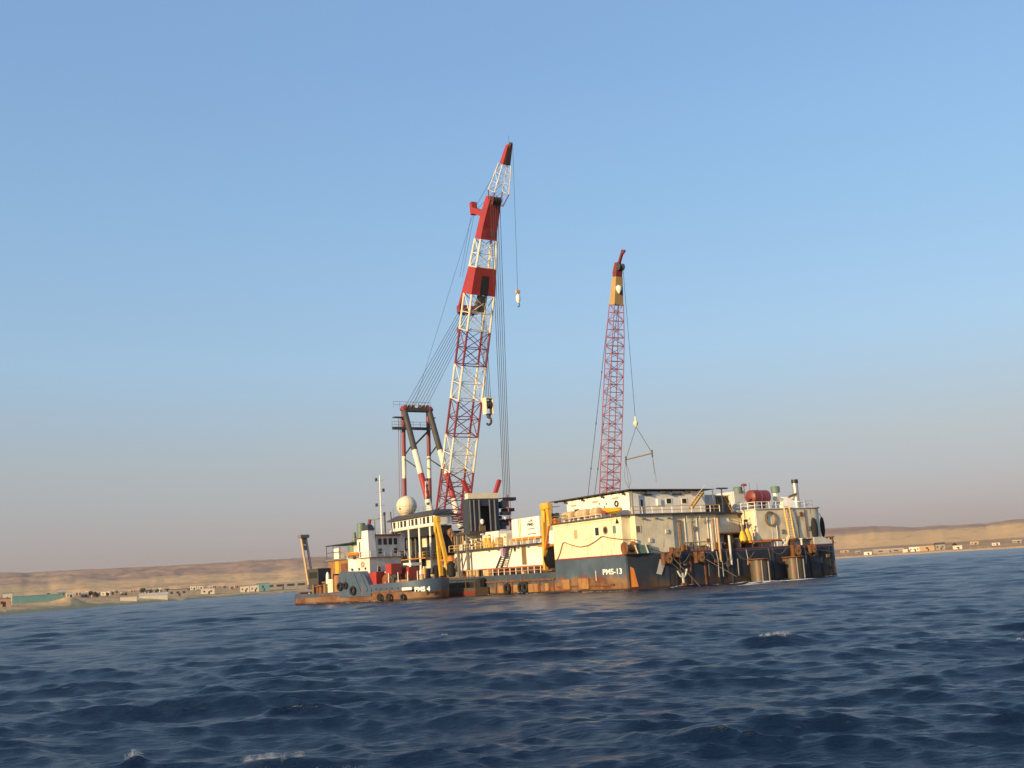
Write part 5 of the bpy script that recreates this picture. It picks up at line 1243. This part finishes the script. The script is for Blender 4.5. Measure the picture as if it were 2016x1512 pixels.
# ropes hung in bights along the end
for (x0, x1, zs, dr) in ((6.2, 9.4, 4.4, 1.2), (9.6, 13.2, 4.5, .9), (13.4, 17.2, 4.3, 1.6), (25.0, 28.0, 4.5, .8), (31.6, 35.0, 4.4, 1.3), (18.2, 21.5, 4.2, 1.0)):
    pts = [Vector((x0 + (x1 - x0) * i / 8, -.55, zs - dr * 4 * (i / 8) * (1 - i / 8))) for i in range(9)]
    part(barge, 'hanging_rope', MB().path(pts, .032, 5), M['rope'])
for px, z0 in ((1336, 2.0), (1392, 1.2), (1411, 1.0), (1430, 1.6), (1470, 2.4), (1514, 2.2), (1585, 2.0)):
    q = A(px, 1090, y=-.5); part(barge, 'rope_tail', MB().path([Vector((q[0], -.45, 4.6)), Vector((q[0] + .15, -.5, 3.4)), Vector((q[0] + .05, -.5, z0))], .04, 4), M[cg.choice(['rope', 'offwhite', 'rope'])])
# pipework and fittings on the end walls
for x in (9.2, 9.55, 11.6, 15.6, 15.95):
    part(h1, 'wall_pipe', MB().tube((x, H1E - .16, DK + .1), (x, H1E - .16, cg.uniform(8.2, 9.9)), .07, 6), M[cg.choice(['offwhite', 'rusty', 'cream'])])
for x0, x1, z in ((8.2, 16.3, 9.55), (10.0, 14.5, 6.1)):
    part(h1, 'wall_conduit', MB().tube((x0, H1E - .13, z), (x1, H1E - .13, z), .05, 5), M['cream'])
part(h1, 'wall_conduit', MB().tube((.0, 18.5, 9.75), (.0, 2.4, 9.75), .05, 5), M['cream'])
for x, z in ((3.6, 6.3), (6.6, 7.4), (12.0, 7.6), (14.2, 5.9)):
    part(h1, 'junction_box', MB().box(x, x + .45, (.8 if x < 8 else H1E) - .18, (.8 if x < 8 else H1E) - .004, z, z + .55), M[cg.choice(['offwhite', 'rusty', 'steel'])])
for x in (2.6, 4.8, 7.0):
    part(h1, 'deck_lamp', MB().box(x, x + .5, .45, .78, 9.45, 9.6), M['steel'])
for x, z in ((26.2, 8.9), (29.4, 6.7), (33.6, 9.2), (35.0, 7.0)):
    part(rh, 'junction_box', MB().box(x, x + .5, RY - .2, RY - .004, z, z + .6), M[cg.choice(['rusty', 'offwhite', 'steel'])])
for x in (28.4, 32.9, 34.6):
    part(rh, 'wall_pipe', MB().tube((x, RY - .14, 6.0), (x, RY - .14, cg.uniform(8.6, 10.3)), .07, 6), M[cg.choice(['offwhite', 'rusty'])])
for (x, y, w, d, h, m) in ((9.2, .25, .7, .5, .8, 'rusty'), (10.4, .3, .5, .5, 1.1, 'steel'), (12.2, .25, 1.3, .5, .6, 'brown'), (15.0, .3, .8, .5, 1.0, 'ochre'), (17.6, .8, 1.2, 1.0, .9, 'rusty'), (19.6, .9, .7, .7, 1.4, 'column'), (27.2, .3, .9, .7, .7, 'offwhite'), (30.0, .3, .6, .6, .9, 'rusty'), (34.6, .3, .9, .7, .6, 'brown'), (20.8, 2.2, 1.0, 1.0, 1.5, 'tan')):
    part(barge, 'deck_box', MB().box(x, x + w, y, y + d, DK + .035, DK + .035 + h), M[m])
for x in (13.9, 16.3, 28.8, 32.4):
    part(barge, 'deck_vent', MB().lathe((x, .55, DK + .03), [(.16, 0), (.16, .8), (.3, .85), (.3, 1.0)], 9), M['offwhite'], True)
# lamps along the canopy and the ledge
for y in (4.5, 9.5, 14.5, 19.0):
    part(can, 'flood_lamp', MB().box(2.5, 2.8, y - .2, y + .2, 13.15, 13.4), M['charcoal'])
for x in (5.0, 9.0, 13.0):
    part(can, 'flood_lamp', MB().box(x, x + .45, 2.75, 3.05, 13.1, 13.35), M['charcoal'])
rail(barge, [(.1, 14.8, 10.2), (.1, 6.6, 10.2)], .5, 1.3, 'white', 'white', .035, 1)
# roof and walkway gear above the workshop
for i in range(14):
    y = 26 + i * 1.9; x = cg.uniform(4.2, 9.5); h = cg.uniform(.5, 1.7); w = cg.uniform(.6, 1.6)
    if 38 < y < 53: x = cg.uniform(1.7, 2.4); w *= .6
    elif y < 36: continue
    part(barge, 'roof_gear', MB().box(x, x + w, y, y + cg.uniform(.5, 1.3), 7.69, 7.69 + h), M[cg.choice(['yellow', 'cream', 'brown', 'tan', 'offwhite', 'charcoal'])])
for (y, z0, z1) in ((42.2, 7.7, 9.9), (44.6, 7.7, 10.2), (37.2, 7.7, 9.3)):
    part(barge, 'vent_pipe', MB().tube((2.6, y, z0), (2.6, y, z1), .12, 7).tube((2.6, y, z1), (2.1, y - .1, z1 - .05), .13, 7), M['yellow' if y == 42.2 else 'white'], True)
for i in range(6):
    y = 22.0 + i * 3.1; part(ws, 'wall_lamp', MB().box(WX - .25, WX - .004, y + 3, y + 3.4, 7.1, 7.25), M['steel'])
for i in range(7):
    y = 25 + i * 4.0; part(barge, 'deck_locker', MB().box(.7, 1.35, y, y + cg.uniform(.5, 1.4), DL + .015, DL + cg.uniform(.4, 1.0)), M[cg.choice(['charcoal', 'rusty', 'brown', 'tan'])])
# machinery between the bridge and the boom rest
for (x, y0, y1, z0, z1, m) in ((6.5, 53.6, 58.6, 7.2, 11.3, 'dark'), (4.4, 54.0, 56.0, 7.2, 9.2, 'ochre'), (3.8, 56.4, 57.2, 7.2, 10.4, 'brown'), (8.0, 50.2, 54.0, 7.7, 10.8, 'navy')):
    part(barge, 'winch_block', MB().box(x, x + 2, y0, y1, z0, z1), M[m])
for k in range(6):
    y = 54.2 + k * .8; part(barge, 'hydraulic_hose', MB().path([Vector((4.2, y, 11.6 - .25 * k)), Vector((3.6, y - .5, 10.4)), Vector((3.4, y - 1.0, 8.9)), Vector((3.6, y - 1.2, 7.4))], .16, 6), M[cg.choice(['ochre', 'brown', 'tan'])])
# under the bridge: lockers, pipes and a stair
for k in range(6):
    y = 58.5 + k * 1.6; part(barge, 'bridge_locker', MB().box(1.3, 2.3, y, y + 1.0, DL + .02, DL + cg.uniform(1.0, 2.6)), M[cg.choice(['cream', 'tan', 'white', 'ochre', 'charcoal'])])
for k in range(5): part(barge, 'bridge_pipe', MB().tube((2.3, 68.5 + k * 1.8, 7.25), (2.3, 68.5 + k * 1.8, 11.1), .12, 6), M[cg.choice(['steel', 'dark', 'offwhite'])])
# tug: rails, vents, lifebuoys, ropes
rail(tug, [(3.7, yc + .7, 11.3), (8.8, yc + .7, 11.3)], .8, 1.3, 'white', None, .03)
rail(tug, [(HX - .1, yaft + .2, 7.5), (HX - .1, tsx(685, 1110, HX)[1], 7.5)], 1.0, 1.2, 'white', None, .04)
rail(tug, [(8.7, yc - .3, 7.46), (HX, yc - .3, 7.46)], .9, 1.4, 'offwhite', None, .035)
for x in (2.2, 4.2, 6.6): part(tug, 'cowl_vent', MB().lathe((x, yc - .9, 1.5), [(.28, 0), (.28, 2.6), (.5, 3.0), (.45, 3.4)], 10), M[cg.choice(['offwhite', 'tan'])], True)
for (x, y, z) in ((HX - .05, yc + 1.9, 6.3), (HX + .1, yaft + 2.0, 4.4)):
    part(tug, 'lifebuoy', MB().torus((x, y, z), .36, .1, 'x', 14, 7), M['orange'], True)
for k in range(9):
    y = ya + 3 + cg.uniform(0, 9); x = cg.uniform(.7, 6.5); h = cg.uniform(.9, 2.6)
    part(tug, 'stern_gear', MB().box(x, x + cg.uniform(.4, 1.2), y, y + cg.uniform(.3, .9), 1.15, 1.15 + h), M[cg.choice(['rusty', 'brown', 'charcoal', 'rusty', 'orange', 'tan'])])
part(tug, 'tow_drum', MB().lathe((3.5, ya + 6.6, 2.7), [(1.25, -1.4), (1.25, -1.25), (.6, -1.25), (.6, 1.2), (1.25, 1.2), (1.25, 1.35)], 14, 'x'), M['rusty'], True)
part(tug, 'stern_roller', MB().tube((1.6, 35.4, 1.7), (8.4, 35.4, 1.7), .55, 12), M['rusty'], True)
part(tug, 'house_ladder', MB().beam((HX - .12, yc + 3.0, 1.4), (HX - .12, yc + 3.0, 7.3), .06, .06).beam((HX - .12, yc + 3.5, 1.4), (HX - .12, yc + 3.5, 7.3), .06, .06), M['offwhite'])
part(tug, 'house_stripe', MB().box(HX - .02, HX - .003, yc + .2, yaft, 4.2, 4.4), M['rusty'])
for k in range(6): part(tug, 'deck_gear', MB().box(1.6 + k * .9, 2.2 + k * .9, y_r - 4.5 + cg.uniform(-1, 1), y_r - 3.6, 1.5, 1.5 + cg.uniform(1.0, 2.4)), M[cg.choice(['red', 'rusty', 'charcoal', 'ochre'])])
for k in range(10):
    y = 2.5 + k * 1.35; part(tug, 'freeing_port', MB().box(5 - tside(y, 2.3) - .04, 5 - tside(y, 2.3) + .02, y, y + .3, 1.95, 2.15), M['dark'])

# ================================================================== shore settlement
def ground(a, r): return float(land_z(np.array([a]), np.array([r]))[0])
LM = {}
for k, c in dict(wall_white=(.62, .56, .47), wall_bright=(.78, .74, .66), wall_sand=(.42, .29, .175), wall_grey=(.28, .25, .23), wall_pink=(.46, .30, .22), wall_teal=(.12, .27, .29), roof_dark=(.10, .08, .07), roof_light=(.55, .50, .43), roof_red=(.28, .11, .07), leaf=(.045, .06, .028), bark=(.10, .07, .045), win=(.03, .03, .035)).items():
    LM[k] = paint('shore_' + k, c, .8, .08, .35, bump=0)
def building(name, label, px, dr, w, d, h, wall, roof, gable=False, group=None, nwin=2, cat='house', turn=0.0):
    """px: where along the shore it stands, dr: metres inland from the waterline"""
    sy = np.interp(px, [0, 585, 1640, 2016], [1209, 1164, 1099, 1077])
    a = azim(px, sy); r = float(np.interp(a, SH_A, SH_R)) + dr
    fr_ = Frame((r * math.sin(a), r * math.cos(a)), -a + turn)
    z = ground(a, r) - .25
    t = thing(name, label, cat, (0, 0, z), fr_, group)
    part(t, 'wall', MB().box(-w / 2, w / 2, 0, d, z - 1.0, z + h), LM[wall])
    e = .25
    if gable:
        part(t, 'roof', MB().add([(-w / 2 - e, -e, z + h), (w / 2 + e, -e, z + h), (w / 2 + e, d + e, z + h), (-w / 2 - e, d + e, z + h), (-w / 2 - e, d / 2, z + h + d * .22), (w / 2 + e, d / 2, z + h + d * .22)], [(0, 1, 5, 4), (3, 4, 5, 2), (0, 4, 3), (1, 2, 5), (3, 2, 1, 0)]), LM[roof])
    else: part(t, 'roof', MB().box(-w / 2 - .1, w / 2 + .1, -.1, d + .1, z + h + .002, z + h + .3), LM[roof])
    for i in range(nwin):
        x = -w / 2 + w * (i + .5) / nwin
        part(t, 'window', MB().box(x - w * .07, x + w * .07, -.06, -.004, z + h * .42, z + h * .72), LM['win'])
    if nwin: part(t, 'door', MB().box(w * .04, w * .04 + 1.1, -.05, -.004, z, z + 2.1), LM['win'])
    return t
building('warehouse', 'long low teal warehouse behind the brown heap on the left shore', 64, 75, 24, 12, 3.0, 'wall_teal', 'wall_teal', False, None, 0, 'warehouse')
building('kiosk', 'small pale teal kiosk at the left end of the teal warehouse', 14, 60, 3.4, 3, 5, 'wall_white', 'wall_teal', False, None, 1, 'hut')
building('beach_shed', 'low brown shed at the left edge of the left shore', 3, 50, 6, 4, 3.2, 'wall_pink', 'roof_red', False, None, 1, 'shed')
building('long_shed', 'long white shed near the waterline left of the tug', 302, 26, 15, 6, 2.2, 'wall_white', 'roof_light', True, None, 0, 'shed')
building('long_shed', 'small bright shed by the waterline left of the long white shed', 253, 20, 8, 4, 2.0, 'wall_white', 'roof_light', False, None, 0, 'shed')
building('block_house', 'square grey building with dark openings right of the long white shed', 350, 50, 11, 8, 4.2, 'wall_grey', 'roof_dark', False, None, 3, 'building')
building('block_house', 'pale house with red base right of the grey square building', 409, 70, 9, 7, 3.6, 'wall_white', 'roof_light', False, None, 2, 'house')
building('block_house', 'left of two matching white box houses near the tug', 482, 60, 6.5, 6, 4.2, 'wall_white', 'roof_light', False, None, 2, 'house')
building('block_house', 'right of two matching white box houses near the tug', 501, 60, 6.5, 6, 4.4, 'wall_white', 'roof_light', False, None, 2, 'house')
building('long_shed', 'long blue grey shed with a light roof edge left of the tug stern', 552, 70, 42, 14, 6, 'wall_grey', 'roof_light', False, None, 5, 'shed')
building('long_shed', 'dark blue tinted shed between the white box houses and the long grey shed', 518, 74, 10, 10, 6, 'wall_teal', 'roof_dark', False, None, 1, 'shed')
building('white_hut', 'small white hut with a flat roof on the right shore near the barge', 1709, 20, 6.5, 5, 2.6, 'wall_bright', 'roof_light', False, None, 1, 'hut')
building('block_house', 'long white house on the right shore beside the square ochre compound', 1801, 28, 8.5, 7, 3.8, 'wall_bright', 'roof_light', False, None, 3, 'house')
building('compound_wall', 'square ochre compound building on the right shore', 1826, 27, 12, 10, 4.6, 'wall_sand', 'roof_dark', False, None, 1, 'building')
building('block_house', 'grey house with a dark hump roof right of the ochre compound', 1852, 36, 8, 8, 4.6, 'wall_grey', 'roof_dark', True, None, 2, 'house')
building('white_hut', 'low white hut at the right end of the right shore settlement', 1886, 22, 7, 6, 3.0, 'wall_white', 'roof_light', False, None, 1, 'hut')
building('white_hut', 'tiny white hut just left of the long white house on the right shore', 1783, 18, 4, 4, 2.6, 'wall_white', 'roof_light', False, None, 0, 'hut')
building('long_shed', 'low grey shed between the white hut and the long white house on the right shore', 1750, 45, 26, 8, 3.2, 'wall_grey', 'roof_light', False, None, 2, 'shed')
ORD = 'first second third fourth fifth sixth seventh eighth ninth tenth eleventh twelfth thirteenth fourteenth fifteenth sixteenth seventeenth eighteenth nineteenth twentieth'.split()
ORD += ['twenty-' + o for o in ORD[:9]] + ['thirtieth'] + ['thirty-' + o for o in ORD[:9]]
WN = dict(wall_white='white', wall_sand='sandy', wall_pink='pinkish', wall_grey='grey')
far_g = 'houses of the village on the left shore'
for i in range(26):
    px = 122 + i * 13.8 + rng.uniform(-4, 4)
    wc = rng.choice(['wall_white', 'wall_white', 'wall_sand', 'wall_pink', 'wall_grey'])
    building('village_house', 'small %s house, %s from the left in the left shore village' % (WN[wc], ORD[i]), px, rng.uniform(150, 420), rng.uniform(2.4, 6), rng.uniform(3, 6), rng.uniform(1.8, 3.2),
             wc, rng.choice(['roof_light', 'roof_dark', 'roof_light']), rng.random() < .2, far_g, 2, 'house', rng.uniform(-.3, .3))
for i in range(5):
    px = (1664, 1690, 1920, 1962, 2004)[i]
    wc = ('wall_sand', 'wall_grey', 'wall_sand', 'wall_white', 'wall_grey')[i]
    building('shore_house', 'scattered low %s house, %s from the barge along the right shore' % (WN[wc], ORD[i]), px, rng.uniform(40, 200), rng.uniform(4, 9), 6, rng.uniform(1.8, 2.8), wc, 'roof_light', False, 'scattered houses on the right shore', 2, 'house', rng.uniform(-.2, .2))
# trees on the shore
def tree(px, dr, h, label, group):
    sy = np.interp(px, [0, 585, 1640, 2016], [1209, 1164, 1099, 1077]); a = azim(px, sy); r = float(np.interp(a, SH_A, SH_R)) + dr
    f = Frame((r * math.sin(a), r * math.cos(a)), -a); z = ground(a, r) - .1
    t = thing('shore_tree', label, 'tree', (0, 0, z), f, group)
    part(t, 'trunk', MB().tube((0, 0, z), (.1, 0, z + h * .45), .22, 6, .13).tube((.1, 0, z + h * .42), (.7, .2, z + h * .7), .1, 5, .05).tube((.1, 0, z + h * .42), (-.6, -.1, z + h * .72), .1, 5, .05), LM['bark'])
    mb = MB()
    for k in range(150):
        u = Vector((rng.gauss(0, 1), rng.gauss(0, 1), rng.gauss(0, 1))).normalized() * (rng.random() ** .4)
        c = Vector((u.x * h * .38, u.y * h * .38, z + h * .66 + u.z * h * .32)); s = h * rng.uniform(.05, .1)
        d1 = Vector((rng.gauss(0, 1), rng.gauss(0, 1), rng.gauss(0, 1))).normalized() * s; d2 = d1.cross(Vector((rng.gauss(0, 1), rng.gauss(0, 1), rng.gauss(0, 1)))).normalized() * s
        mb.add([c + d1, c + d2, c - d1, c - d2], [(0, 1, 2, 3)])
    part(t, 'crown', mb, LM['leaf'])
for i, (px, dr, h) in enumerate(((178, 150, 7), (186, 160, 6), (281, 170, 9), (297, 175, 6.5), (310, 180, 6), (95, 190, 6), (330, 178, 5.5), (212, 130, 5))):
    tree(px, dr, h * .55, 'dark bushy village tree, %s from the left on the left shore' % ORD[(2, 3, 5, 6, 7, 1, 8, 4)[i] - 1], 'trees in the left shore village')
tree(1845, 48, 6, 'dark tree above the grey house on the right shore', None); tree(1881, 40, 5, 'dark slim tree by the low white hut at the right end of the settlement', None)

# ================================================================== foam
def foam_mat():
    m, nt, N, L, P = newmat('sea_foam')
    n = noise(nt, objcoord(nt), 14, 5, .6)
    L.new(mixc(nt, n, (.34, .39, .45), (.70, .71, .72)), P.inputs['Base Color']); P.inputs['Roughness'].default_value = .75
    return m
FM = foam_mat()
def foam(px, py, l, w, n, s, dz=.02, thick=1.0, seed=1, rise=0.0):
    """froth: many small lumps riding the surface along a crest"""
    g = random.Random(seed); p = ray(px, py); t = -EYE / p.z; cx, cy = p.x * t, p.y * t
    xs = []; cl = [(g.uniform(-1, 1), g.gauss(0, .6), g.uniform(.03, .16)) for _ in range(13)]
    for i in range(n):
        c_ = cl[int(g.random() ** 1.6 * len(cl))]
        u = c_[0] + g.gauss(0, c_[2]); xs.append((cx + u * l, cy + c_[1] * w + g.gauss(0, .25) * w, s * g.uniform(.3, 1.0), g.random()))
    x = np.array([q[0] for q in xs]); y = np.array([q[1] for q in xs])
    z, dx, dy = sea(x, y, np.full_like(x, .05 + math.hypot(cx, cy) * .004))
    mb = MB()
    for (a, b, sz, h), zz, ddx, ddy in zip(xs, z, dx, dy):
        c = (a + ddx, b + ddy, zz + dz + rise * h ** 2.2)
        r1, r2, r3 = sz * g.uniform(1.0, 2.6), sz * g.uniform(.5, 1.0), sz * thick * g.uniform(.12, .35)
        k = g.gauss(0, .3); ck, sk = math.cos(k), math.sin(k)
        mb.add([(c[0] + r1 * ck, c[1] + r1 * sk, c[2]), (c[0] - r2 * sk, c[1] + r2 * ck, c[2]), (c[0] - r1 * ck, c[1] - r1 * sk, c[2]), (c[0] + r2 * sk, c[1] - r2 * ck, c[2]), (c[0], c[1], c[2] + r3), (c[0], c[1], c[2] - r3)],
               [(0, 1, 4), (1, 2, 4), (2, 3, 4), (3, 0, 4), (1, 0, 5), (2, 1, 5), (3, 2, 5), (0, 3, 5)])
    o = link(meshobj('sea_foam', mb, FM, (0, 0, 0))); o['kind'] = 'stuff'
    return o
foam(1525, 1262, .5, .34, 900, .016, .015, 1, 3, .08)
foam(878, 1256, .16, .16, 200, .016, .015, 1, 4, .06)
foam(1545, 1145, 4.2, .9, 1800, .14, .1, .8, 5)
foam(1500, 1150, 2.4, .6, 700, .11, .1, .8, 6)
foam(2018, 1268, .12, .12, 80, .015, .015, 1, 7, .04)
foam(432, 1366, .3, .2, 400, .022, .04, 1, 8, .2)
foam(540, 1500, .5, .22, 3200, .005, .01, 1, 9, .09)
foam(268, 1502, .14, .13, 1500, .006, .012, 1, 10, .12)
foam(655, 1506, .4, .18, 900, .005, .01, 1, 12, .06)

def wash(frame, p0, p1, n, s, seed):
    """broken flecks of wash along a waterline"""
    g = random.Random(seed); pts = []
    for i in range(n):
        t = g.random(); t = t + .02 * math.sin(t * 40); q = frame.world((p0[0] + (p1[0] - p0[0]) * t + g.gauss(0, .12), p0[1] + (p1[1] - p0[1]) * t + g.gauss(0, .12), 0)); pts.append((q.x, q.y))
    x = np.array([q[0] for q in pts]); y = np.array([q[1] for q in pts]); z, dx, dy = sea(x, y, np.full_like(x, .6)); mb = MB()
    for a, b, c in zip(x + dx, y + dy, z):
        r1, r2 = s * g.uniform(.6, 2.6), s * g.uniform(.3, .8); k = g.uniform(0, 3.1); ck, sk = math.cos(k), math.sin(k); c += .03
        mb.add([(a + r1 * ck, b + r1 * sk, c), (a - r2 * sk, b + r2 * ck, c), (a - r1 * ck, b - r1 * sk, c), (a + r2 * sk, b - r2 * ck, c), (a, b, c + s * .3), (a, b, c - s * .3)],
               [(0, 1, 4), (1, 2, 4), (2, 3, 4), (3, 0, 4), (1, 0, 5), (2, 1, 5), (3, 2, 5), (0, 3, 5)])
    o = link(meshobj('sea_foam', mb, FM, (0, 0, 0))); o['kind'] = 'stuff'
wash(BARGE, (-.5, 1.5), (-.5, 40), 260, .10, 31); wash(BARGE, (5.5, -.5), (38, -.6), 260, .10, 32); wash(TUG, (-.2, 9), (-.1, 33), 200, .09, 33)

# ================================================================== dusty air
hz = MB().box(-7600, 7600, -60, 9600, -4, 135)
hm = bpy.data.materials.new('dusty_air'); hm.use_nodes = True
for n_ in list(hm.node_tree.nodes):
    if n_.type != 'OUTPUT_MATERIAL': hm.node_tree.nodes.remove(n_)
pv = hm.node_tree.nodes.new('ShaderNodeVolumePrincipled')
pv.inputs['Color'].default_value = (.84, .74, .70, 1); pv.inputs['Density'].default_value = 7e-5; pv.inputs['Anisotropy'].default_value = .2
hm.node_tree.links.new(pv.outputs[0], [n_ for n_ in hm.node_tree.nodes if n_.type == 'OUTPUT_MATERIAL'][0].inputs['Volume'])
haze = link(meshobj('haze', hz, hm, (0, 0, 0))); haze['kind'] = 'stuff'
scene.cycles.volume_bounces = 0
scene.cycles.max_bounces = 6
scene.cycles.use_denoising = True
scene.cycles.sample_clamp_indirect = 3.0
